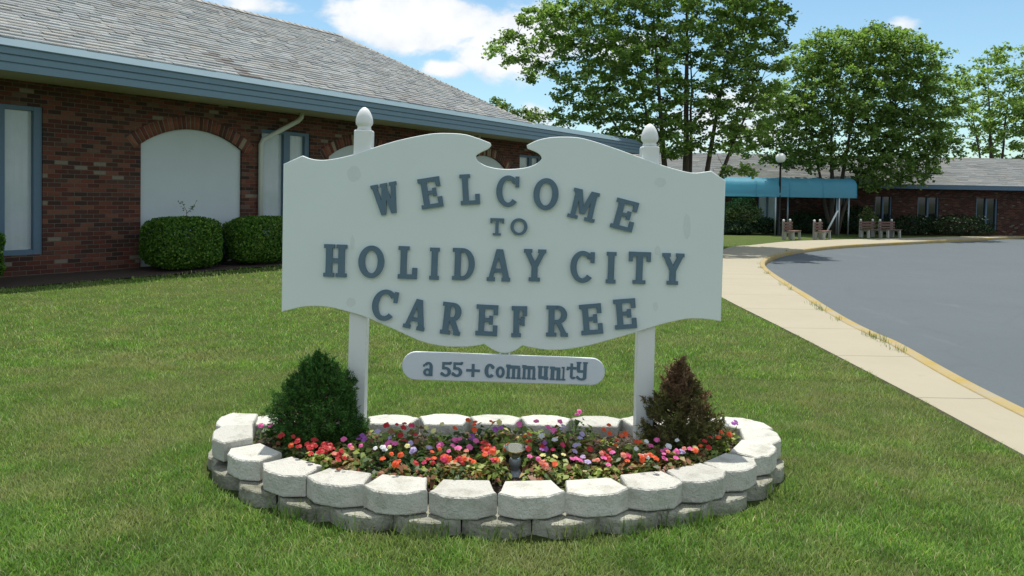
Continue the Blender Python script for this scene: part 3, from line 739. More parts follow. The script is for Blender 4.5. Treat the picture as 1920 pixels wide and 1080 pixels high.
# filled bolt holes and scuffs over the posts
for (px, py, rx, ry) in ((664, 326, 13, 15), (1238, 342, 11, 9), (1288, 425, 7, 24), (661, 455, 4, 14), (658, 567, 9, 9), (1229, 575, 5, 9), (1233, 470, 6, 9)):
    mb = MB(); pts = [];
    for k in range(22):
        a = 2 * pi * k / 22; f = 1 + .18 * noise.noise(Vector((px, k * .6, 0))); pts.append(sp(px + rx * f * cos(a), py + ry * f * sin(a)))
    mb.prism(pts[::-1], -.002, .0006, SM); link('filler_patch', mb.me('filler_patch'), M['smudge'], board)

def glyph(ch, w_, h):
    """strokes as polygons in a w x h box"""
    st = .195 * h; sf = .115 * h; S = []
    R = lambda x0, y0, x1, y1: S.append([(x0, y0), (x1, y0), (x1, y1), (x0, y1)])
    def dg(x0, y0, x1, y1, wd): S.append([(x0 - wd / 2, y0), (x0 + wd / 2, y0), (x1 + wd / 2, y1), (x1 - wd / 2, y1)])
    def band(cx, cy, rx, ry, a0, a1, tx, ty, n=26):
        A = [radians(a0 + (a1 - a0) * k / n) for k in range(n + 1)]
        for p, q in zip(A, A[1:]):
            S.append([(cx + rx * cos(p), cy + ry * sin(p)), (cx + rx * cos(q), cy + ry * sin(q)), (cx + (rx - tx) * cos(q), cy + (ry - ty) * sin(q)), (cx + (rx - tx) * cos(p), cy + (ry - ty) * sin(p))])
    def serif(x, top, wd=None): wd = wd or st * 1.95; R(x - wd / 2, h - sf if top else 0, x + wd / 2, h if top else sf)
    if ch == 'H':
        for x in (.23 * w_, .77 * w_): R(x - st / 2, sf, x + st / 2, h - sf); serif(x, 1, .46 * w_); serif(x, 0, .46 * w_)
        R(.23 * w_ + st / 2, .44 * h, .77 * w_ - st / 2, .575 * h)
    elif ch in 'EFL':
        x = .12 * w_; R(x, sf, x + st, h - sf)
        if ch == 'L': R(0, h - sf, x * 2 + st, h)
        else:
            R(0, h - .135 * h, w_, h); R(w_ - .15 * h, .68 * h, w_, .865 * h)
            R(x + st, .45 * h, .66 * w_, .57 * h); R(.60 * w_, .37 * h, .60 * w_ + .13 * h, .45 * h); R(.60 * w_, .57 * h, .60 * w_ + .13 * h, .65 * h); R(.655 * w_, .45 * h, .60 * w_ + .13 * h, .57 * h)
        if ch == 'F': R(0, 0, x * 2 + st, sf)
        else: R(0, 0, w_, .135 * h); R(w_ - .15 * h, .135 * h, w_, .34 * h)
    elif ch == 'C':
        band(w_ * .52, h / 2, w_ * .52, h / 2, 42, 318, st, .14 * h); R(w_ - .125 * h, .63 * h, w_, .97 * h); 
        R(w_ - .18 * h, .78 * h, w_ - .125 * h, .90 * h)
    elif ch == 'O': band(w_ / 2, h / 2, w_ / 2, h / 2, 0, 360, st, .145 * h, 40)
    elif ch == 'M':
        for x in (.17 * w_, .83 * w_): R(x - st * .42, sf, x + st * .42, h - sf); serif(x, 0, .40 * w_)
        R(0, h - sf, .30 * w_, h); R(.70 * w_, h - sf, w_, h)
        dg(.5 * w_, .20 * h, .23 * w_, h - .01, st * .85); dg(.5 * w_, .20 * h, .77 * w_, h - .01, st * .85)
    elif ch == 'W':
        for (x0, x1) in ((.29, .12), (.29, .5), (.71, .5), (.71, .88)): dg(x0 * w_, 0, x1 * w_, h - sf, st * .82)
        for x, wd in ((.12, .30), (.5, .28), (.88, .30)): serif(x * w_, 1, wd * w_)
    elif ch == 'T':
        R(0, h - .14 * h, w_, h); R(0, .70 * h, .12 * h, .86 * h); R(w_ - .12 * h, .70 * h, w_, .86 * h); R(w_ / 2 - st / 2, sf, w_ / 2 + st / 2, .86 * h); serif(w_ / 2, 0, .58 * w_)
    elif ch == 'I': R(w_ / 2 - st / 2, sf, w_ / 2 + st / 2, h - sf); serif(w_ / 2, 1, w_); serif(w_ / 2, 0, w_)
    elif ch == 'D':
        x = .1 * w_; R(x, sf, x + st, h - sf); R(0, h - .12 * h, .5 * w_, h); R(0, 0, .5 * w_, .12 * h); band(.45 * w_, h / 2, .55 * w_, h / 2, -90, 90, st, .12 * h)
    elif ch == 'A':
        dg(.17 * w_, sf, .47 * w_, h, st * .72); dg(.83 * w_, sf, .53 * w_, h, st * 1.0); R(.3 * w_, .27 * h, .7 * w_, .39 * h); serif(.17 * w_, 0, .36 * w_); serif(.82 * w_, 0, .38 * w_)
    elif ch == 'Y':
        R(w_ / 2 - st / 2, sf, w_ / 2 + st / 2, .5 * h); dg(.5 * w_, .42 * h, .18 * w_, h - sf, st * .9); dg(.5 * w_, .42 * h, .82 * w_, h - sf, st * .9); serif(.18 * w_, 1, .38 * w_); serif(.82 * w_, 1, .38 * w_); serif(w_ / 2, 0, .52 * w_)
    elif ch == 'R':
        x = .1 * w_; R(x, sf, x + st, h - sf); R(0, 0, 2 * x + st, sf); R(0, h - .12 * h, .55 * w_, h); R(x + st, .42 * h, .55 * w_, .535 * h)
        band(.52 * w_, .71 * h, .43 * w_, .29 * h, -90, 90, st, .12 * h); dg(.80 * w_, sf, .55 * w_, .45 * h, st * .95); R(.66 * w_, 0, w_, sf)
    # the bouncier small lettering of the plaque: fat rounded shapes
    elif ch == 'a':
        band(.5 * w_, .72 * h, .42 * w_, .28 * h, 0, 170, .3 * w_, .17 * h, 14); R(.62 * w_, .0, .96 * w_, .74 * h); band(.42 * w_, .27 * h, .42 * w_, .27 * h, 0, 360, .27 * w_, .14 * h, 24); S.append([(.06 * w_ + .1 * w_ * cos(k), .74 * h + .1 * h * sin(k)) for k in np.linspace(0, 2 * pi, 10)[:-1]])
    elif ch == '5':
        R(.12 * w_, .82 * h, .92 * w_, h); R(.12 * w_, .5 * h, .36 * w_, .82 * h); band(.46 * w_, .34 * h, .5 * w_, .34 * h, -150, 120, .32 * w_, .17 * h, 22); S.append([(.12 * w_ + .14 * w_ * cos(k), .2 * h + .12 * h * sin(k)) for k in np.linspace(0, 2 * pi, 10)[:-1]])
        R(.80 * w_, .9 * h, w_, 1.0 * h + .04 * h)
    elif ch == '+': R(.39 * w_, 0, .61 * w_, h); R(0, .40 * h, .39 * w_, .60 * h); R(.61 * w_, .40 * h, w_, .60 * h)
    elif ch == 'c':
        band(.52 * w_, .5 * h, .52 * w_, .5 * h, 45, 320, .38 * w_, .18 * h); S.append([(.8 * w_ + .17 * w_ * cos(k), .76 * h + .13 * h * sin(k)) for k in np.linspace(0, 2 * pi, 12)[:-1]])
    elif ch == 'o': band(.5 * w_, .5 * h, .5 * w_, .5 * h, 0, 360, .33 * w_, .2 * h, 30)
    elif ch == 'm':
        for x in (.16, .5, .84): R(x * w_ - .10 * w_, 0, x * w_ + .10 * w_, .80 * h); R(x * w_ - .15 * w_, 0, x * w_ + .15 * w_, .12 * h)
        R(0, .80 * h, .30 * w_, h); R(.26 * w_, .72 * h, .90 * w_, .95 * h)
    elif ch == 'n':
        for x in (.24, .76): R(x * w_ - .17 * w_, 0, x * w_ + .17 * w_, .80 * h); R(x * w_ - .23 * w_, 0, x * w_ + .23 * w_, .12 * h)
        R(0, .80 * h, .44 * w_, h); R(.40 * w_, .72 * h, .90 * w_, .95 * h)
    elif ch == 'u':
        for x in (.24, .76): R(x * w_ - .17 * w_, .2 * h, x * w_ + .17 * w_, h); R(x * w_ - .24 * w_, .88 * h, x * w_ + .24 * w_, h)
        R(.10 * w_, .04 * h, .60 * w_, .26 * h); R(.58 * w_, 0, w_, .2 * h)
    elif ch == 'i': R(.28 * w_, .1 * h, .72 * w_, h); R(0, .88 * h, .72 * w_, h); R(0, 0, w_, .12 * h)
    elif ch == 't':
        R(.36 * w_, .16 * h, .64 * w_, h); R(0, .62 * h, w_, .78 * h); band(.66 * w_, .2 * h, .32 * w_, .2 * h, 180, 340, .27 * w_, .13 * h, 10); S.append([(.1 * w_ + .14 * w_ * cos(k), .62 * h + .07 * h * sin(k)) for k in np.linspace(0, 2 * pi, 10)[:-1]])
    elif ch == 'y':
        for x in (.2, .8): R(x * w_ - .16 * w_, .5 * h, x * w_ + .16 * w_, h); R(x * w_ - .2 * w_, .92 * h, x * w_ + .24 * w_, h)
        R(.10 * w_, .42 * h, .80 * w_, .56 * h); R(.64 * w_, .14 * h, .96 * w_, .5 * h); band(.5 * w_, .17 * h, .46 * w_, .17 * h, 180, 360, .3 * w_, .12 * h, 12); S.append([(.14 * w_ + .14 * w_ * cos(k), .17 * h + .08 * h * sin(k)) for k in np.linspace(0, 2 * pi, 10)[:-1]])
    return S
def letter(ch, cx, cy, w_, h, rot, parent, thick=.016, z0=-.001, lab=None):
    k = SY / F; X0, Z0 = sp(cx, cy); mb = MB(); R2 = Matrix.Rotation(radians(rot) - ROLL, 2)
    for i, pl in enumerate(glyph(ch, w_, h)):
        pts = [R2 @ Vector((x - w_ / 2, y - h / 2)) for x, y in pl]
        mb.prism([(X0 + p.x * k, Z0 + p.y * k) for p in pts], z0, thick + .00012 * (i % 45), SM)
    o = mb.build('letter', M['letter'], parent); return o
LET = [('W', 724.5, 372.5, 46, 58, 12.5), ('E', 807.5, 361.5, 41, 57, 11), ('L', 881, 355, 36, 57, 5), ('C', 952, 358.5, 43, 59, 1), ('O', 1023.5, 364, 47, 60, -2), ('M', 1094.5, 384.5, 49, 56, -11), ('E', 1170.5, 403, 42, 57, -12.5),
       ('T', 932, 425, 26, 32, 0), ('O', 973, 425, 32, 32, 0),
       ('H', 629.5, 488.5, 43, 61, 0), ('O', 697, 490.5, 48, 61, 0), ('L', 765, 492, 36, 61, 0), ('I', 815, 494, 18, 60, 0), ('D', 869.5, 495, 42, 60, 0), ('A', 935.5, 497, 43, 60, 0), ('Y', 1002.5, 497, 41, 60, 0), ('C', 1091.5, 500, 45, 60, 0), ('I', 1145.5, 501.5, 18, 59, 0), ('T', 1198.5, 502, 41, 60, 0), ('Y', 1261, 504, 40, 59, 0),
       ('C', 721.5, 571.5, 46, 59, -8), ('A', 781, 589, 40, 57, -10), ('R', 847, 597, 38, 60, -5), ('E', 913, 600, 41, 58, -1), ('F', 973.5, 602.5, 29, 58, 1), ('R', 1044.5, 601.5, 41, 58, 1), ('E', 1108, 598, 41, 57, 7), ('E', 1171.5, 588, 41, 56, 6.5)]
for L in LET: letter(*L, board)
# posts with acorn finials
PY0, PY1 = SY + .0225, SY + .1125
for (cx_t, y_t, cx_b, tip) in ((678.5, 242, 667, 198.5), (1222, 273, 1212, 230)):
    k = SY / F; xt, zt = sp(cx_t, y_t); xb = sp(cx_b, 690)[0]; zb_ = sp(cx_b, 690)[1]
    mb = MB(); xbot = xb + (xb - xt) * ((zb_ - (-.25)) / (zt - zb_)); hw = .0455
    lo = [(xbot - hw, PY0), (xbot + hw, PY0), (xbot + hw, PY1), (xbot - hw, PY1)]; hi = [(x - xbot + xt, y) for x, y in lo]
    vs = [[mb.b.verts.new((x, y, z)) for x, y in q] for q, z in ((lo, -.25), (hi, zt - .008))]
    top = [mb.b.verts.new((xt + (x - xt) * .86, (PY0 + PY1) / 2 + (y - (PY0 + PY1) / 2) * .86, zt)) for x, y in hi]; vs.append(top)
    for a, b in zip(vs, vs[1:]):
        for i in range(4): mb.b.faces.new((a[i], a[(i + 1) % 4], b[(i + 1) % 4], b[i]))
    mb.b.faces.new(top); mb.b.faces.new(vs[0][::-1])
    po = mb.build('post', M['white'], sign, .003)
    fin = MB(); hh = (y_t - tip) * k
    fin.lathe([(.040, -.001), (.037, hh * .07), (.035, hh * .12), (.0365, hh * .17), (.044, hh * .24), (.0465, hh * .32), (.0455, hh * .44), (.041, hh * .6), (.033, hh * .76), (.023, hh * .89), (.012, hh * .97), (.003, hh)], (xt, (PY0 + PY1) / 2, zt), 28)
    fin.build('finial', M['white'], po)
# plaque below the board
pl_me_pts = []
for (cx, cy, rr, a0, a1) in ((1109, 697, 24, 90, -90), (780, 686, 25, 270, 90)):
    for k in range(15):
        a = radians(a0 + (a1 - a0) * k / 14); pl_me_pts.append(sp(cx + rr * cos(a), cy - rr * sin(a)))
plq = link('plaque', extrude2d([pl_me_pts], .02, SM @ Matrix.Translation((0, 0, -.010)), .004), M['plaque_white'], sign)
SMALL = [('a', 803, 691.5, 17, 26), ('5', 836.5, 692.5, 19, 27), ('5', 857.5, 693, 19, 27), ('+', 887, 694.5, 24, 24), ('c', 918, 695, 18, 26), ('o', 938, 697.5, 16, 21), ('m', 963, 697, 27, 26), ('m', 992, 698, 25, 26), ('u', 1018, 699, 19, 25), ('n', 1041.5, 700, 20, 25), ('i', 1056.5, 700.5, 7.5, 25), ('t', 1071.5, 696, 17, 29), ('y', 1090.5, 696, 19, 34)]
for (ch, cx, cy, w_, h) in SMALL: letter(ch, cx, cy, w_ * 1.08, h * 1.03, -.6, plq, .003)
hg = MB()
for px in (938, 955):
    (x0, z0), (x1, z1) = sp(px - 2, 700), sp(px + 2, 640); hg.box((x0, z0, -.026), (x1, z1, -.0205), SM)
hg.build('hanger', M['white'], sign); rebase(sign)

# ------------------------------------------------------------------ bed plants
def leafset(r, n, rad, hgt, size, pal, wts=None):
    a = r.random(n) * 2 * pi; q = np.sqrt(r.random(n)) * rad; z = hgt * (1 - (q / rad) ** 2 * .7) * r.uniform(.35, 1, n)
    c = np.column_stack([q * np.cos(a), q * np.sin(a), z]); nn = np.column_stack([np.cos(a) * q / rad * .7, np.sin(a) * q / rad * .7, np.ones(n)]) + rand_unit(r, n) * .45
    nn /= np.linalg.norm(nn, axis=1)[:, None]
    V, Fq = leaf_quads(c, nn, r.uniform(.7, 1.3, n) * size, .62, r, .3); return V, Fq, leaf_cols(r, n, pal, wts)
r = np.random.default_rng(21); fol = []
for k in range(8):
    pal = [[(.17, .25, .045), (.33, .40, .09), (.45, .47, .16), (.10, .16, .03)], [(.22, .17, .07), (.27, .12, .06), (.16, .20, .05), (.38, .31, .13)], [(.15, .22, .045), (.28, .33, .08), (.27, .13, .07)], [(.06, .11, .03), (.10, .15, .04), (.05, .08, .03)]][k % 4]
    V, Fq, Cc = leafset(r, 58, .078, .11, .036, pal); fol.append(np_mesh('foliage', V, Fq, M['bedleaf'], False, Cc))
def bloom_mesh(name, m, seed):
    r = np.random.default_rng(seed); V = []; Fq = []
    for p in range(5):
        a = 2 * pi * p / 5 + r.uniform(-.1, .1); s = r.uniform(.85, 1.15) * .0125; c = np.array([cos(a), sin(a)]) * s * .8; b0 = len(V)
        for k in range(7):
            q = 2 * pi * k / 7; V.append((c[0] + s * .85 * cos(q), c[1] + s * .85 * sin(q), -.004 * cos(q - a) + .0015 * p + .005 * r.random()))
        Fq.append(list(range(b0, b0 + 7)))
    me = bpy.data.meshes.new(name); me.from_pydata(V, [], Fq); me.update(); me.materials.append(m); return me
fcol = dict(red=(.50, .018, .022), orange=(.75, .10, .018), pink=(.80, .16, .42), magenta=(.62, .035, .12), purple=(.36, .10, .42), lilac=(.52, .44, .68), white=(.78, .80, .80), salmon=(.72, .24, .17), yellow=(.75, .70, .30))
def petal_mat(n_, c):
    m = bpy.data.materials.new(n_ + '_petal'); m.use_nodes = True; t = NT(m.node_tree)
    oi = t.n('ShaderNodeObjectInfo').outputs['Random']; cc = t.mix(t.m('MULTIPLY', oi, .35), c, tuple(min(1, q * 1.25 + .04) for q in c))
    b = t.n('ShaderNodeBsdfPrincipled', {'Base Color': cc, 'Roughness': .6}); tr = t.n('ShaderNodeBsdfTranslucent', {0: cc}); mxx = t.n('ShaderNodeMixShader', {0: .4, 1: b.outputs[0], 2: tr.outputs[0]})
    t.n('ShaderNodeOutputMaterial', {0: mxx.outputs[0]}); return m
bl = {n_: [bloom_mesh('flower', pm, s) for s in (1, 2, 3)] for n_, c in fcol.items() for pm in [petal_mat(n_, c)]}
FL = [('red', 498, 822, 2), ('orange', 503, 828, 2), ('red', 513, 827, 4), ('red', 527, 834, 4), ('red', 553, 838, 4), ('red', 566, 843, 4), ('red', 592, 837, 5), ('red', 603, 852, 4), ('red', 577, 852, 2), ('red', 626, 842, 3), ('salmon', 640, 845, 3), ('pink', 495, 790, 4), ('pink', 646, 824, 1),
      ('purple', 668, 818, 4), ('pink', 669, 836, 2), ('white', 697, 843, 4), ('orange', 732, 857, 6), ('pink', 731, 827, 3), ('red', 736, 797, 3), ('red', 757, 812, 3), ('lilac', 706, 815, 2), ('lilac', 785, 829, 2), ('lilac', 789, 844, 2), ('yellow', 745, 842, 2), ('red', 783, 864, 5), ('magenta', 801, 867, 5), ('orange', 815, 852, 6), ('orange', 855, 874, 4), ('orange', 866, 860, 3), ('red', 826, 874, 2),
      ('pink', 871, 825, 6), ('pink', 858, 838, 3), ('pink', 842, 832, 3), ('red', 912, 838, 5), ('orange', 926, 834, 5), ('red', 938, 837, 4), ('magenta', 921, 849, 3), ('salmon', 888, 850, 4), ('purple', 901, 812, 4), ('purple', 946, 804, 4), ('orange', 873, 803, 4), ('orange', 900, 788, 3), ('yellow', 818, 796, 4), ('yellow', 934, 783, 2), ('orange', 944, 850, 4), ('magenta', 783, 795, 2),
      ('pink', 982, 789, 3), ('orange', 986, 820, 4), ('red', 992, 833, 3), ('white', 1029, 817, 2), ('white', 1037, 810, 2), ('pink', 1045, 795, 4), ('pink', 1047, 801, 2), ('purple', 1017, 837, 3), ('magenta', 1036, 837, 2), ('lilac', 1092, 823, 3), ('lilac', 1094, 838, 2), ('pink', 1088, 772, 2), ('orange', 1154, 804, 7), ('red', 1112, 846, 3), ('red', 1136, 846, 3), ('pink', 1092, 856, 4), ('orange', 1056, 875, 5), ('pink', 999, 870, 2), ('salmon', 1016, 868, 3), ('lilac', 1115, 879, 2), ('lilac', 1065, 794, 2),
      ('orange', 1177, 828, 5), ('magenta', 1165, 844, 3), ('white', 1214, 836, 2), ('white', 1215, 855, 2), ('pink', 1164, 862, 2), ('salmon', 1186, 850, 3), ('orange', 1228, 854, 4), ('pink', 1240, 832, 3), ('white', 1267, 822, 1), ('white', 1250, 837, 2), ('pink', 1254, 845, 3), ('lilac', 1272, 845, 3), ('pink', 1320, 848, 4), ('salmon', 1298, 845, 2), ('yellow', 1334, 845, 3), ('orange', 1353, 810, 3), ('red', 1353, 827, 4), ('orange', 1361, 838, 4), ('purple', 1372, 796, 3), ('white', 1357, 784, 3), ('orange', 1242, 866, 3), ('pink', 1148, 848, 1), ('yellow', 1033, 850, 3), ('salmon', 1130, 862, 3)]
plants = []; SPX = at_z(965, 893, .14)
r = np.random.default_rng(31)
inner = [tuple(np.array(p) + (cen - np.array(p)) / np.linalg.norm(cen - np.array(p)) * .085) for p in bed_poly]
for (cname, px, py, nb) in FL:
    nb = max(1, round(nb * .85))
    tall = .17 if py < 806 and 700 < px < 1200 else .13
    p = at_z(px, py, .135 + tall); q = p[:2].copy()
    for _ in range(40):
        if in_poly(q[None], inner)[0]: break
        q += (cen - q) / np.linalg.norm(cen - q) * .02
    if abs(q[0] - SPX[0]) < .085 and q[1] < SPX[1] + .09: q[0] = SPX[0] + (.09 if q[0] > SPX[0] else -.09)
    plants.append((cname, q, tall, nb))
greens = []
for q in rand_in(inner, 400, r):
    if len(greens) >= 48: break
    allp = np.array([p[1] for p in plants] + greens)
    lo_ = np.interp(q[0], [p[0] for p in ring[2:14]], [p[1] for p in ring[2:14]])
    if (q[1] - lo_) < .20 or (abs(q[0] - SPX[0]) < .11 and q[1] < SPX[1] + .10): continue
    if np.min(np.linalg.norm(allp - q, axis=1)) > .075 and q[1] < 4.05: greens.append(q)
for q in greens: plants.append(('green', q, .10, 0))
def row_of(q):
    lo = np.interp(q[0], [p[0] for p in ring[2:14]], [p[1] for p in ring[2:14]]); f = (q[1] - lo) / (4.25 - lo); return 'front' if f < .36 else ('middle' if f < .66 else 'back')
keyed = {}
for i, (cname, q, tall, nb) in enumerate(plants): keyed.setdefault((cname, row_of(q)), []).append((q[0], i))
lab = {}
words = dict(red='red', orange='orange', pink='pink', magenta='crimson', purple='purple', lilac='pale lilac', white='white', salmon='salmon', yellow='pale yellow')
for (cname, rw), L in keyed.items():
    for k, (_, i) in enumerate(sorted(L)):
        od = ORD[k] if k < len(ORD) else 'last'
        if k >= len(ORD): od = 'rightmost'
        lab[i] = ('flowerless leafy bedding plant, %s such one from left, %s of the bed' % (od, rw)) if cname == 'green' else ('%s flowered bedding plant, %s %s one from left, %s of bed' % (words[cname], od, words[cname], rw))
for i, (cname, q, tall, nb) in enumerate(plants):
    ro = empty('bedding_plant', (q[0], q[1], .13), r.random() * 6.28); tag(ro, lab[i], 'flower plant', 'bedding plants in the raised bed')
    s = r.uniform(.75, 1.1); fo = bpy.data.objects.new('foliage', fol[int(r.integers(8))]); COL.objects.link(fo); fo.parent = ro; fo.scale = (s, s, s * tall / .12)
    for k in range(nb):
        f = bpy.data.objects.new('flower', bl[cname][k % 3]); COL.objects.link(f); f.parent = ro; a = r.random() * 6.28; d =   .006 + .062 * sqrt(r.random()) * (nb > 1)
        f.location = (d * cos(a), d * sin(a), tall - .006 + r.uniform(-.012, .016)); sc = r.uniform(.55, .92); f.scale = (sc,) * 3
        f.rotation_euler = (r.uniform(.2, .9), r.uniform(-.3, .3), r.uniform(-.5, .5) - ro.rotation_euler.z)

# floodlight bulb in the bed
p = at_z(965, 893, .14); spot = empty('bed_floodlight', (p[0], p[1], .135)); spot.scale = (.88, .88, .80); tag(spot, 'small upright garden floodlight with clear bulb at front of flower bed', 'floodlight')
mb = MB(); mb.lathe([(.062, 0), (.06, .008), (.03, .03), (.022, .045)], (0, 0, 0), 24); mb.build('base', M['steel'], spot)
mb = MB(); mb.lathe([(.020, .044), (.024, .05), (.024, .066), (.030, .070), (.031, .108), (.028, .114)], (0, 0, 0), 24); mb.build('lamp_holder', M['steel'], spot)
mb = MB(); mb.lathe([(.024, .1145), (.026, .122), (.040, .148), (.058, .176), (.061, .183), (.058, .188), (.03, .192), (.001, .193)], (0, 0, 0), 28); bu = mb.build('bulb', M['lens'], spot)
mb = MB(); mb.lathe([(.018, .118), (.021, .124), (.036, .150), (.052, .175), (.050, .175), (.034, .151), (.019, .126), (.002, .121)], (0, 0, 0), 28); mb.build('reflector', M['reflector'], bu)

# two dwarf conifers
def conifer(name, label, px, py_base, h, rad, pal, seed, topw, wts=None, n=26000, lean=0.0, size=.026, m_=620, base_in=.7):
    p = at_z(px, py_base, .14); base = (p[0], p[1], .12)
    r0 = np.random.default_rng(seed + 100); lumps = [(r0.uniform(0, 2 * pi), r0.uniform(.05, .95), r0.uniform(.11, .22)) for _ in range(60)]
    def prof(hh): return rad * np.clip(np.minimum(1.0, base_in + (1 - base_in) / .22 * hh) * (1 - np.clip((hh - .12) / .88, 0, 1) ** topw[0]) ** topw[1] + .012, .01, 2)
    def fn(a, h01, r):
        hh = h01 ** 1.25; R = prof(hh)
        bmp = np.zeros(len(a))
        for la, lh, ls in lumps:
            da = np.angle(np.exp(1j * (a - la))); bmp = np.maximum(bmp, np.exp(-((da * .9) ** 2 + ((hh - lh) * 2.4) ** 2) / (ls * ls)))
        R = R * (.74 + .34 * bmp) + r.normal(size=len(a)) * .007
        P = np.column_stack([R * np.cos(a) + lean * hh, R * np.sin(a), .02 + hh * h * (1 + .03 * np.sin(3 * a))])
        Nn = np.column_stack([np.cos(a), np.sin(a), .45 + .8 * hh]); Nn /= np.linalg.norm(Nn, axis=1)[:, None]; return P, Nn
    def core(root):
        mb = MB(); mb.tube([Vector(base) + Vector((0, 0, -.02)), Vector(base) + Vector((lean * .5, 0, h * .5)), Vector(base) + Vector((lean * .9, 0, h * .92))], [.03, .02, .006], 8)
        rr = np.random.default_rng(seed)
        for k in range(60):
            a = rr.random() * 6.28; hh = rr.uniform(.08, .85); R = float(prof(np.array(hh))) * .8; s = Vector(base) + Vector((lean * hh, 0, hh * h * .9))
            mb.tube([s, s + Vector((cos(a) * R * .6, sin(a) * R * .6, .03)), s + Vector((cos(a) * R, sin(a) * R, .08))], [.006, .004, .002], 4, cap=False)
        mb.build('trunk', M['twig'], root)
    # separate sprays: short twigs on the outline, each carrying its own needles
    r = np.random.default_rng(seed); root = empty(name, base); tag(root, label, 'shrub')
    a = r.random(m_) * 2 * pi; h01 = r.random(m_); Ps, Ns = fn(a, h01, r); Ps = Ps - Ns * (np.abs(r.normal(size=(m_, 1))) * .03 + .02)
    D = Ns + np.array([0, 0, .45]) + rand_unit(r, m_) * .45; D /= np.linalg.norm(D, axis=1)[:, None]
    k = r.integers(0, m_, n); tw = r.random((n, 1)); Lt = ((.035 + .035 * r.random(m_)) * (620 / m_) ** .3)[k][:, None]
    P = Ps[k] + D[k] * Lt * tw + rand_unit(r, n) * .010 * (1.25 - tw); c = np.array(base) + P
    d = D[k] * .8 + rand_unit(r, n); d /= np.linalg.norm(d, axis=1)[:, None]; side = np.cross(d, rand_unit(r, n)); side /= np.linalg.norm(side, axis=1)[:, None]
    L = r.uniform(.6, 1.3, (n, 1)) * size * .8; wdt = L * .26
    V = np.stack([c - side * wdt * .5, c + side * wdt * .5, c + d * L + side * wdt * .25, c + d * L - side * wdt * .25], 1).reshape(-1, 3)
    tone = np.repeat((r.uniform(.7, 1.3, m_))[k], 4)[:, None]
    cc = leaf_cols(r, n, pal, None, .25)
    if wts is not None: cc = np.repeat(wts(P, r), 4, 0)
    link('foliage', np_mesh('foliage', V, np.arange(4 * n).reshape(n, 4), None, False, cc * tone), M['spruce'], root); core(root); rebase(root)
conifer('dwarf_spruce', 'dense dark green dwarf conifer at the left end of flower bed', 596, 828, .455, .275, [(.036, .115, .018), (.054, .15, .024), (.024, .08, .014), (.095, .21, .04)], 3, (2.0, .70), None, 70000, .0, .018, 2600, .74)
def browncol(P, r):
    n = len(P); f = np.array([noise.noise(Vector((p[0] * 9, p[1] * 9, p[2] * 6))) for p in P]) + (P[:, 2] - .29) * 2.6 + r.normal(size=n) * .2
    g_ = np.array([(.115, .12, .036)]) * r.uniform(.7, 1.3, (n, 1)); b_ = np.array([(.165, .098, .055)]) * r.uniform(.6, 1.5, (n, 1)); w_ = np.clip(f * 1.6 + .4, 0, 1)[:, None]
    return g_ * (1 - w_) + b_ * w_
conifer('browned_spruce', 'browning dwarf conifer beside the right sign post', 1276, 838, .435, .255, [(.05, .055, .018)], 9, (1.3, .95), browncol, 30000, -.01, .024, 560)

# ------------------------------------------------------------------ clipped shrubs by the clubhouse
def boxy(sx, sy, sz, pw=4.0, lump=.05):
    def fn(a, h, r):
        n = len(a); v = rand_unit(r, n); v[:, 2] = np.abs(v[:, 2]); d = (np.abs(v[:, 0] / 1) ** pw + np.abs(v[:, 1]) ** pw + np.abs(v[:, 2]) ** pw) ** (-1 / pw)
        q = v * d[:, None]; g = np.sign(v) * np.abs(q) ** (pw - 1); g /= np.linalg.norm(g, axis=1)[:, None]
        lm = np.array([noise.noise(Vector((p[0] * 2.2 + 5, p[1] * 2.2, p[2] * 2.2 + sx * 9))) for p in q])
        P = q * np.array([sx, sy, sz * .5]) * (1 + lump * lm[:, None]) ; P[:, 2] = P[:, 2]
        low = r.random(n) < .5; P[:, 2] = np.where(low, sz * .5 - P[:, 2] * .92, sz * .5 + P[:, 2]); g[:, 2] = np.where(low, -g[:, 2], g[:, 2])
        ca, sa = U[0], U[1]
        P = np.column_stack([P[:, 0] * ca + P[:, 1] * N[0], P[:, 0] * sa + P[:, 1] * N[1], P[:, 2]]); g = np.column_stack([g[:, 0] * ca + g[:, 1] * N[0], g[:, 0] * sa + g[:, 1] * N[1], g[:, 2]])
        return P, g
    return fn
def stem_core(base, h, k, rad, seed):
    def core(root):
        mb = MB(); rr = random.Random(seed)
        for i in range(k):
            a = rr.random() * 6.28; s = Vector(base) + Vector((rr.uniform(-.1, .1), rr.uniform(-.1, .1), -.03)); e = Vector(base) + Vector((cos(a) * rad * rr.uniform(.3, .9), sin(a) * rad * rr.uniform(.3, .9), h * rr.uniform(.6, .92)))
            mb.tube([s, s.lerp(e, .4) + Vector((0, 0, .05)), e], [.014, .009, .004], 5, cap=False)
        mb.build('stem', M['twig'], root)
    return core
HP = [(.06, .15, .016), (.085, .195, .02), (.04, .105, .014), (.13, .235, .03)]
b0 = wp(.34, .72, 0)
h1 = shell_shrub('clipped_hedge', 'boxy clipped green shrub with stray sprig in front of arched panel', 'shrub', tuple(b0), boxy(.64, .52, .96), 20000, .045, .6, HP, M['hedge'], 2, stem_core(b0, .9, 26, .6, 1), 'clipped shrubs along the clubhouse', .07)
mb = MB(); sp0 = b0 + Vector((.08, 0, .86)); mb.tube([sp0, sp0 + Vector((0, 0, .2)), sp0 + Vector((-.10, 0, .38))], [.006, .005, .002], 5); mb.tube([sp0 + Vector((0, 0, .16)), sp0 + Vector((.12, 0, .27)), sp0 + Vector((.17, 0, .38))], [.005, .004, .002], 5)
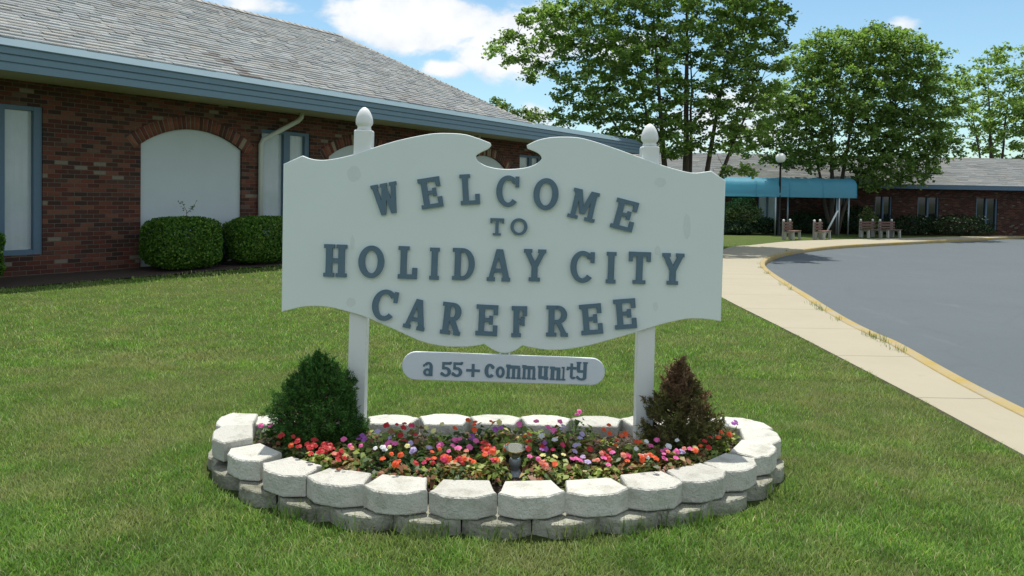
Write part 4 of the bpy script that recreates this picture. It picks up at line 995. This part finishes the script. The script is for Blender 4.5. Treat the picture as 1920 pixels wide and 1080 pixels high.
sg_ = mb.build('sprig', M['twig'], h1); r = np.random.default_rng(3); n = 26; tt = r.random(n)[:, None]; c = np.array(sp0) + np.where(r.random((n, 1)) < .6, np.array([[-.05, 0, .22]]) + tt * np.array([[-.07, 0, .18]]), np.array([[.05, 0, .2]]) + tt * np.array([[.12, 0, .18]])) + r.normal(size=(n, 3)) * .022
V, Fq = leaf_quads(c, rand_unit(r, n), .05, .5, r); link('foliage', np_mesh('foliage', V, Fq, None, False, leaf_cols(r, n, [(.06, .12, .03), (.12, .18, .06)])), M['hedge'], sg_)
mi = h1.matrix_basis.inverted()
sg_.matrix_parent_inverse = Matrix.Translation(-h1.location)
b0 = wp(2.05, .78, 0); shell_shrub('clipped_hedge', 'rounded clipped green shrub beside the downspout, partly behind sign', 'shrub', tuple(b0), boxy(.78, .5, .95, 3.4), 22000, .045, .6, HP, M['hedge'], 5, stem_core(b0, .9, 26, .7, 2), 'clipped shrubs along the clubhouse', .07)
b0 = wp(1.2, .42, 0); shell_shrub('dark_shrub', 'low dark bluish green shrub squeezed between two clipped shrubs', 'shrub', tuple(b0), boxy(.34, .33, .70, 2.4, .12), 7000, .05, .5, [(.018, .04, .026), (.025, .05, .03), (.014, .032, .022)], M['hedge'], 6, stem_core(b0, .6, 14, .3, 3), None, .08)
b0 = wp(-3.4, .75, 0); shell_shrub('clipped_hedge', 'boxy clipped green shrub farthest left along the clubhouse wall', 'shrub', tuple(b0), boxy(.7, .5, .92), 14000, .05, .6, HP, M['hedge'], 7, stem_core(b0, .9, 20, .6, 4), 'clipped shrubs along the clubhouse', .07)
mb = MB(); pts = []
for k in range(40):
    tq = T0 + 1 + (T1 - T0 - 2) * k / 39; pts.append((tq, 1.38 + .06 * noise.noise(Vector((tq * .8, 2, 0)))))
Vv = []
for tq, o in pts:
    for off in (-.02, o): q = wp(tq, off, 0); Vv.append((q.x, q.y, float(gnd(q.x, q.y)) + .012))
tag(link('mulch_and_shade', np_mesh('mulch_and_shade', np.array(Vv), np.array([(2 * i, 2 * i + 1, 2 * i + 3, 2 * i + 2) for i in range(39)])), M['soil']), kind='structure')  # dark strip along the wall: mulch plus painted shade of eave and hedge

# ------------------------------------------------------------------ rear wing, awning, lamp, benches
GZ = -.5
WY = 47.0
wing = empty('rear_wing', (19, WY, GZ)); tag(wing, 'low dark brick wing with grey shingle roof behind the blue awning', 'building')
X0w, X1w = 6.5, 46.0
def wpx(px, y=WY): return at_y(px, 400, y)[0]
mb = MB()
Lh = [[(wpx(a), GZ + .3), (wpx(b), GZ + .3), (wpx(b), 1.75), (wpx(a), 1.75)] for a, b in ((1421, 1458), (1555, 1585), (1640, 1672), (1720, 1760), (1830, 1870))]
WMf = Matrix(((1, 0, 0, 0), (0, 0, -1, WY), (0, 1, 0, 0), (0, 0, 0, 1)))
wm = extrude2d([[(X0w, GZ - .5), (X1w, GZ - .5), (X1w, 2.3), (X0w, 2.3)]] + Lh, .25, WMf @ Matrix.Translation((0, 0, -.125)))
[wm.uv_layers.remove(q) for q in list(wm.uv_layers)]; ul = wm.uv_layers.new(name='UVMap')
for lp in wm.loops:
    v = wm.vertices[lp.vertex_index].co; ul.data[lp.index].uv = (v.x + v.y * .5 + 50, v.z + 5)
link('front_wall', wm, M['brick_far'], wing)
for i, L in enumerate(Lh):
    (xa, za), (xb, _), (_, zc_), _ = L; fr = MB()
    for (x0, x1) in ((xa, xa + .08), (xb - .08, xb), ((xa + xb) / 2 - .05, (xa + xb) / 2 + .05)): fr.box((x0, za, -.16), (x1, zc_, -.06), WMf)
    fo = fr.build('window', M['frame'], wing); pb = MB(); pb.box((xa, za, -.2), (xb, zc_, -.165), WMf); pb.build('pane', M['curtain'] if i == 0 else M['dark_glass'], fo)
mb = MB(); mb.box((X0w - .6, 2.28, -.2), (X1w + .6, 2.32, .8), WMf); mb.box((X0w - .6, 2.25, .801), (X1w + .6, 2.5, .83), WMf); mb.build('fascia', M['frame'], wing)
run2, rise2 = 6.0, 2.0; s2 = sqrt(run2 ** 2 + rise2 ** 2)
V, Fq, Cc = shingles(np.array([X0w - .6, WY - .84, 2.5]), np.array([1., 0, 0]), np.array([0, run2, rise2]) / s2, np.array([0, -rise2, run2]) / s2, lambda v: (0, X1w - X0w + 1.2), s2, row=.2, tab=.8, seed=12)
link('roof', np_mesh('roof', V, Fq, None, False, Cc * .72), M['roofgrey'], wing)
mb = MB(); mb.poly([(X0w - .6, WY - .84 + run2, 2.5 + rise2), (X1w + .6, WY - .84 + run2, 2.5 + rise2), (X1w + .6, WY + 12, 2.4), (X0w - .6, WY + 12, 2.4)]); mb.poly([(X0w, WY, -.8), (X0w, WY + 11, -.8), (X0w, WY + 11, 2.4), (X0w, WY + run2 - .84, 4.4), (X0w, WY, 2.4)])
bm_ = mb.me('back_slope'); a_ = bm_.attributes.new('col', 'FLOAT_COLOR', 'POINT')
for d in a_.data: d.color = (.28, .27, .25, 1)
link('back_slope', bm_, M['roofgrey'], wing); rebase(wing)

# awning: barrel topped canvas over a tube frame
AY = 42.6; ax0 = at_y(1230, 370, AY)[0]; ax1 = at_y(1606, 370, AY)[0]
zb = at_y(1560, 371, AY)[2]; zt_ = at_y(1560, 333, AY)[2]; AD = 2.6
awn = empty('entrance_awning', ((ax0 + ax1) / 2, AY + AD / 2, GZ)); tag(awn, 'long blue canvas entrance awning on thin metal posts', 'awning')
prof = [(0, zb), (-.02, zb + .22), (0, zb + .225)] + [(AD / 2 - AD / 2 * cos(q), zb + .30 + (zt_ - zb - .30) * sin(q) ** .5) for q in np.linspace(.12, pi - .12, 13)] + [(AD, zb + .225), (AD + .02, zb + .22), (AD, zb)]
V = []; Fq = []; seg = 30
for i in range(seg + 1):
    x = ax0 + (ax1 - ax0) * i / seg; sag = 0 if i % 5 == 0 else -.03
    for k, (yy, zz) in enumerate(prof): V.append((x, AY + yy, zz + (sag if 3 <= k <= 15 else 0)))
n = len(prof)
for i in range(seg):
    for k in range(n - 1): Fq.append((i * n + k, (i + 1) * n + k, (i + 1) * n + k + 1, i * n + k + 1))
co_ = link('canopy', np_mesh('canopy', np.array(V), np.array(Fq), None, True), M['canvas'], awn); 
for i in range(0, seg + 1, 5):
    x = ax0 + (ax1 - ax0) * i / seg; mb = MB(); mb.tube([(x, AY + y - (.012 if y < .1 else 0), z + .008) for y, z in prof[:-3]], .018, 5); link('seam', mb.me('seam'), M['canvas'], co_)
mb = MB(); mb.prism([(y, z) for y, z in prof], 0, .02, Matrix(((0, 0, 1, ax1 + .001), (1, 0, 0, AY), (0, 1, 0, 0), (0, 0, 0, 1)))); link('end_panel', mb.me('end_panel'), M['canvas'], awn)
for (px, yy) in ((1453, .05), (1476, AD - .1), (1572, .05), (1608, .9), (1570, AD - .1), (1340, .05)):
    x = at_y(px, 430, AY + yy)[0]; x = min(x, ax1 - .03); mb = MB(); mb.tube([(x, AY + yy, GZ - .1), (x, AY + yy, zb + .3)], .045, 8); mb.build('post', M['tube'], awn)
xb_ = at_y(1569, 405, AY + .05)[0]; xa_ = at_y(1542, 443, AY)[0]; mb = MB(); mb.tube([(xa_ + .1, AY - .05, GZ), (xb_, AY - .05, at_y(1569, 395, AY)[2])], .05, 8); mb.build('brace', M['white'], awn)
rebase(awn)

p = at_g(1460, 441); lp = empty('lamp_post', (p[0], p[1], p[2])); tag(lp, 'black lamp post with white globe in front of the blue awning', 'street lamp')
k = p[1] / F; hz = (441 - 305) * k
mb = MB(); mb.lathe([(.14, 0), (.14, .05), (.09, .12), (.085, .5), (.06, .56), (.055, hz - .1), (.10, hz - .06), (.11, hz)], (0, 0, 0), 14); mb.build('pole', M['pole'], lp)
mb = MB(); rg = 9.2 * k; mb.lathe([(rg * sin(q), hz + rg * .95 - rg * cos(q)) for q in np.linspace(.35, pi - .02, 14)], (0, 0, 0), 20); mb.build('globe', M['globe'], lp)

def bench_proto():
    ro = empty('park_bench', (0, 0, 0))
    for y in (-.55, .55):
        mb = MB(); mb.box((-.30, y - .055, -.05), (-.19, y + .055, .88)); po = mb.build('back_post', M['benchpost'], ro, .008)
        mb = MB(); mb.lathe([(.03, .88), (.05, .90), (.062, .94), (.05, .98), (.002, 1.0)], (-.245, y, 0), 12); mb.build('ball_cap', M['white'], po)
        mb = MB(); mb.prism([(-.185, -.05), (-.12, -.05), (-.08, .34), (.16, .34), (.20, -.05), (.29, -.05), (.27, .40), (-.185, .40)], y - .06, y + .06, Matrix(((1, 0, 0, 0), (0, 0, 1, 0), (0, 1, 0, 0), (0, 0, 0, 1)))); mb.build('leg', M['concrete_leg'], ro, .006)
    mb = MB()
    for z in (.48, .62, .76): mb.box((-.186, -.72, z), (-.150, .72, z + .095))
    mb.build('backrest', M['benchwood'], ro, .005)
    mb = MB()
    for x in (-.17, -.05, .07, .19): mb.box((x, -.72, .401), (x + .10, .72, .44))
    mb.build('seat', M['benchwood'], ro, .005); return ro
bp0 = bench_proto()
for i, (px, py, lab_, rz) in enumerate(((1484, 449, 'wooden slatted bench with concrete legs, just right of the lamp post', -.62), (1541, 449, 'wooden slatted bench with concrete legs, just left of the diagonal awning brace', -.62), (1632, 445, 'wooden slatted bench in shade, just right of the awning end', -1.0), (1668, 445, 'wooden slatted bench in shade, second to the right of the awning', -1.0))):
    o = bp0 if i == 0 else copy_tree(bp0); p = at_g(px, py); o.location = (p[0], p[1], p[2]); o.rotation_euler = (0, 0, rz); tag(o, lab_, 'bench', 'park benches near the awning')

# pale path strip in front of the shrubs
p0, p1 = at_g(1300, 437), at_g(1446, 440); mb = MB()
Vv = []
for k in range(9):
    q = p0 + (p1 - p0) * k / 8
    for d in (0, .9): Vv.append((q[0], q[1] + d, float(gnd(q[0], q[1])) + .02))
tag(link('garden_path', np_mesh('garden_path', np.array(Vv), np.array([(2 * i, 2 * i + 2, 2 * i + 3, 2 * i + 1) for i in range(8)])), M['path']), kind='structure')

def blobfn(sx, sy, sz, seedq):
    def fn(a, h, r):
        v = rand_unit(r, len(a)); v[:, 2] = np.abs(v[:, 2]) * np.where(r.random(len(a)) < .2, -.3, 1); lm = np.array([noise.noise(Vector((p[0] * 2 + seedq, p[1] * 2, p[2] * 2))) for p in v])
        f = (1 + .32 * lm)[:, None]; P = v * np.array([sx, sy, sz * .75]) * f; P[:, 2] += sz * .25; return P, v
    return fn
DK = [(.022, .045, .016), (.03, .06, .02), (.016, .034, .013)]
RH = [(.06, .11, .025), (.09, .15, .035), (.16, .21, .07), (.22, .26, .11)]
for (px, py, yy, sx, sz, pal, lab_, nm, sd_) in ((1388, 438, 43.9, 1.35, 2.05, RH, 'tall pale leaved shrub under the left end of the blue awning', 'flowering_shrub', 1), (1362, 436, 43.4, .8, 1.7, RH, 'yellow green shrub at the right edge of the sign, under the awning', 'flowering_shrub', 2),
        (1378, 438, 42.6, 1.1, .75, DK, 'low dark shrub at the foot of the pale leaved shrub', 'dark_shrub', 3), (1437, 438, 43.5, 1.0, .95, DK, 'low dark shrub behind the left awning post', 'dark_shrub', 4), (1512, 438, 45.6, 1.3, 1.3, DK, 'dark rounded shrub against brick behind the two benches', 'dark_shrub', 5),
        (1540, 438, 45.9, .9, 1.1, DK, 'dark shrub against brick left of the awning brace', 'dark_shrub', 6), (1598, 436, 45.9, .9, 1.7, DK, 'dark shrub behind the awning end posts', 'dark_shrub', 7), (1622, 436, 45.7, .8, 1.6, RH, 'sparse pale shrub right of the awning end', 'flowering_shrub', 8), (1700, 436, 45.8, 1.6, 1.2, DK, 'dark shrub behind the shaded benches', 'dark_shrub', 9), (1800, 436, 45.8, 2.2, 1.3, DK, 'wide dark shrub along the far end of the brick wing', 'dark_shrub', 10)):
    x = at_y(px, 430, yy)[0]; bs = (x, yy, GZ)
    shell_shrub(nm, lab_, 'shrub', bs, blobfn(sx, .8 * min(sx, 1.1), sz, sd_ * 3.1), 3000, .13, .5, pal, M['hedge'], 40 + sd_, stem_core(bs, sz * .8, 10, sx * .6, sd_), None, .2)

# ------------------------------------------------------------------ trees
def tb(px, y): return (at_y(px, 430, y)[0], y, float(gnd(at_y(px, 430, y)[0], y)))
b1 = tb(1288, 32.0); kx = 32.0 / F
def rel(px, py, y, base): q = at_y(px, py, y); return (q[0] - base[0], q[1] - base[1], q[2] - base[2])
def cloud(px, py, y, rx, ry, rz, n, base): return (*rel(px, py, y, base), rx, ry, rz, n)
stems = [(*rel(1180, 60, 32.5, b1), -.75, 0, .13), (*rel(1215, -80, 31.5, b1), -.7, .2, .16), (*rel(1290, -160, 32, b1), -.05, .1, .18), (*rel(1300, 40, 33, b1), .05, -.1, .12), (*rel(1400, -60, 32.3, b1), .45, .1, .14), (*rel(1440, 120, 31.6, b1), .5, -.1, .12), (*rel(1080, 110, 32, b1), -.6, -.1, .11)]
cl1 = [cloud(1235, 120, 32, 3.6, 3.2, 2.9, 150, b1), cloud(1300, -60, 32, 3.9, 3.4, 3.4, 150, b1), cloud(1130, 40, 32, 2.6, 2.4, 1.9, 75, b1), cloud(1040, 60, 31.5, 1.7, 1.6, 1.25, 24, b1), cloud(975, 95, 31.5, 1.25, 1.1, .85, 15, b1),
       cloud(1120, 180, 31.5, 1.9, 1.8, 1.3, 44, b1), cloud(1030, 125, 31.8, 1.3, 1.2, .7, 11, b1), cloud(1400, 20, 32, 1.8, 2.2, 2.6, 60, b1), cloud(1395, 150, 32, 1.8, 1.9, 1.7, 44, b1), cloud(1150, 245, 31.5, 1.3, 1.3, .75, 12, b1), cloud(1395, 240, 31, 1.4, 1.3, 1.0, 13, b1), cloud(1240, 255, 31, 2.0, 1.6, .8, 26, b1), cloud(1320, 235, 31, 1.6, 1.2, 1.0, 18, b1), cloud(1075, 215, 31.5, .8, .8, .5, 5, b1), cloud(1380, 310, 30.5, .6, .6, .5, 4, b1)]
tree('maple_tree', 'big multi stemmed maple standing behind the right half of the sign', b1, stems, cl1, .15, 118, 7, None, .40, None, .66)
b2 = tb(1562, 45.4)
st2 = [(*rel(1560, 60, 45.4, b2), -.1, 0, .16), (*rel(1630, 50, 45.4, b2), .15, .05, .16), (*rel(1490, 140, 45, b2), -.2, 0, .12), (*rel(1690, 150, 45.6, b2), .2, 0, .12)]
cl2 = [cloud(1600, 190, 45.4, 4.2, 3.4, 3.0, 190, b2), cloud(1560, 110, 45.4, 2.4, 2.2, 1.7, 60, b2), cloud(1650, 100, 45.4, 2.6, 2.2, 1.6, 60, b2), cloud(1480, 220, 45, 2.2, 2.0, 2.2, 60, b2), cloud(1690, 230, 45.4, 2.2, 2.0, 1.8, 48, b2), cloud(1510, 290, 45, 2.4, 1.6, .9, 44, b2), cloud(1660, 300, 45, 2.2, 1.6, 1.0, 44, b2), cloud(1740, 170, 45.4, 2.4, 2.0, 2.4, 34, b2), cloud(1645, 335, 44.6, 1.7, .9, .6, 22, b2), cloud(1700, 320, 44.6, 1.8, .9, .8, 22, b2), cloud(1690, 120, 45.4, 2.2, 2.0, 1.6, 34, b2), cloud(1740, 270, 45, 2.0, 1.4, 1.2, 24, b2), cloud(1390, 262, 45.4, 1.4, 1.0, .9, 12, b2)]
tree('maple_tree', 'rounder maple growing behind the right end of the blue awning', b2, st2, cl2, .185, 94, 17, [(.14, .24, .056), (.18, .285, .075), (.11, .195, .05), (.23, .325, .10)], .5, None, .62)
b3 = tb(965, 50)
tree('young_tree', 'small tree showing only its top above the hip of the roof', b3, [(*rel(965, 205, 50, b3), 0, 0, .12), (*rel(920, 195, 50, b3), 0, 0, .08), (*rel(1005, 212, 50, b3), .1, 0, .08)], [cloud(930, 215, 50, 1.5, 1.3, 1.0, 20, b3), cloud(990, 222, 50, 1.5, 1.3, .7, 16, b3), cloud(960, 270, 50, 2.6, 2, 1.6, 30, b3)], .19, 80, 27, [(.09, .15, .035), (.12, .18, .05)], .45)
b4 = tb(1860, 58)
tree('maple_tree', 'tree beyond the far right end of the brick wing', b4, [(*rel(1850, 90, 58, b4), 0, 0, .2), (*rel(1900, 110, 58, b4), .2, 0, .16), (*rel(1810, 150, 58, b4), -.2, 0, .14)], [cloud(1860, 190, 58, 5.2, 4, 4.2, 120, b4), cloud(1930, 230, 58, 3.5, 3, 3, 50, b4)], .24, 70, 37, None, .6, None, .8)
b5 = tb(1330, 62)
tree('distant_tree', 'hazy tree line clump seen between the maple stems over wing roof', b5, [(*rel(1330, 290, 62, b5), 0, 0, .15), (*rel(1400, 290, 62, b5), .2, 0, .12), (*rel(1260, 290, 62, b5), -.2, 0, .12)], [cloud(1330, 325, 62, 7, 3, 1.6, 60, b5)], .26, 60, 47, None, .6, None, .8)

# ------------------------------------------------------------------ grass blades
r = np.random.default_rng(77)
def blades(n, y0, y1, hgt, wid, power=1.0):
    y = y0 * (y1 / y0) ** (r.random(n) ** power); x = (r.random(n) * 2 - 1) * (.70 * y + .8); P = np.column_stack([x, y])
    keep = ~in_poly(P, hard) & ~in_poly(P, outer_poly)
    q = P - W0[:2]; off = q @ N[:2]; keep &= off > 1.36; P = P[keep]; n = len(P)
    dens = np.array([noise.noise(Vector((a * 3.0, b * 3.0, 1))) for a, b in P]); keep = r.random(n) < .72 + .6 * dens; P = P[keep]; dens = dens[keep]; n = len(P)
    z = gnd(P[:, 0], P[:, 1]) - .004; hh = hgt * r.uniform(.45, 1.25, n) * (1 + .35 * dens); a = r.random(n) * 2 * pi; lean = r.uniform(.2, 1.3, n) * hh
    w_ = wid * r.uniform(.6, 1.4, n); b2 = a + pi / 2 + r.normal(size=n) * .4
    ex, ey = np.cos(b2) * w_ / 2, np.sin(b2) * w_ / 2; B = np.column_stack([P, z])
    m_ = B + np.column_stack([np.cos(a) * lean * .35, np.sin(a) * lean * .35, hh * .6]); tip = B + np.column_stack([np.cos(a) * lean, np.sin(a) * lean, hh]); e = np.column_stack([ex, ey, np.zeros(n)])
    V = np.stack([B - e, B + e, m_ + e * .8, m_ - e * .8, tip], 1).reshape(-1, 3); i5 = np.arange(n)[:, None] * 5
    pal = np.array([(.14, .275, .046), (.185, .33, .056), (.10, .215, .038), (.25, .37, .12), (.46, .44, .24)]); k = r.choice(5, n, p=[.3, .28, .24, .12, .06]); c = pal[k] * r.uniform(.66, 1.28, (n, 1))
    mott = np.array([.30 * noise.noise(Vector((a_ * 3.2, b_ * 3.2, 7))) + .26 * noise.noise(Vector((a_ * 9, b_ * 9, 3))) for a_, b_ in P]); c = c * (1 + mott)[:, None]; c[:, 0] *= 1 + .35 * np.maximum(0, mott)
    return V, i5 + np.array([0, 1, 2, 3]), i5 + np.array([3, 2, 4]), np.repeat(c, 5, 0)
parts = [blades(520000, 2.6, 6.5, .025, .0031), blades(250000, 6.2, 12.5, .030, .006), blades(110000, 12, 34, .040, .014)]
V = []; Q = []; T = []; Cc = []; o = 0
for v, q, tt, c in parts: V.append(v); Q.append(q + o); T.append(tt + o); Cc.append(c); o += len(v)
g = link('grass', np_mesh('grass', np.concatenate(V), [np.concatenate(Q), np.concatenate(T)], None, False, np.concatenate(Cc)), M['grass']); tag(g, 'mown green lawn grass with paler dry patches', 'grass', None, 'stuff')
# longer tufts against the foot of the planter
P = []
for i, p in enumerate(low_pts[:nU - 1]):
    if r.random() < .75:
        k = int(r.integers(25, 90)); P.append(np.array(p) + r.normal(size=(k, 2)) * np.array([.07, .022]))
for q in list(range(30, 118, 3)):
    if r.random() < .5:
        k = int(r.integers(8, 50)); P.append(K[q] + KN[q] * .10 + r.normal(size=(k, 2)) * np.array([.03, .09]))
P = np.concatenate(P); n = len(P); hh = r.uniform(.04, .10, n); a = r.random(n) * 6.28; lean = hh * r.uniform(.1, .7, n); B = np.column_stack([P, gnd(P[:, 0], P[:, 1])]); e = np.column_stack([np.cos(a + 1.57), np.sin(a + 1.57), np.zeros(n)]) * .0022
tip = B + np.column_stack([np.cos(a) * lean, np.sin(a) * lean, hh]); m_ = B * .5 + tip * .5 + np.array([0, 0, .008])
V = np.stack([B - e, B + e, m_ + e * .8, m_ - e * .8, tip], 1).reshape(-1, 3); i5 = np.arange(n)[:, None] * 5
c = np.array([(.07, .15, .025), (.10, .19, .035)])[r.integers(0, 2, n)]
tag(link('grass_tufts', np_mesh('grass_tufts', V, [i5 + np.array([0, 1, 2, 3]), i5 + np.array([3, 2, 4])], None, False, np.repeat(c, 5, 0)), M['grass']), 'longer grass tufts at the foot of the edging blocks and along the kerb', 'grass', None, 'stuff')
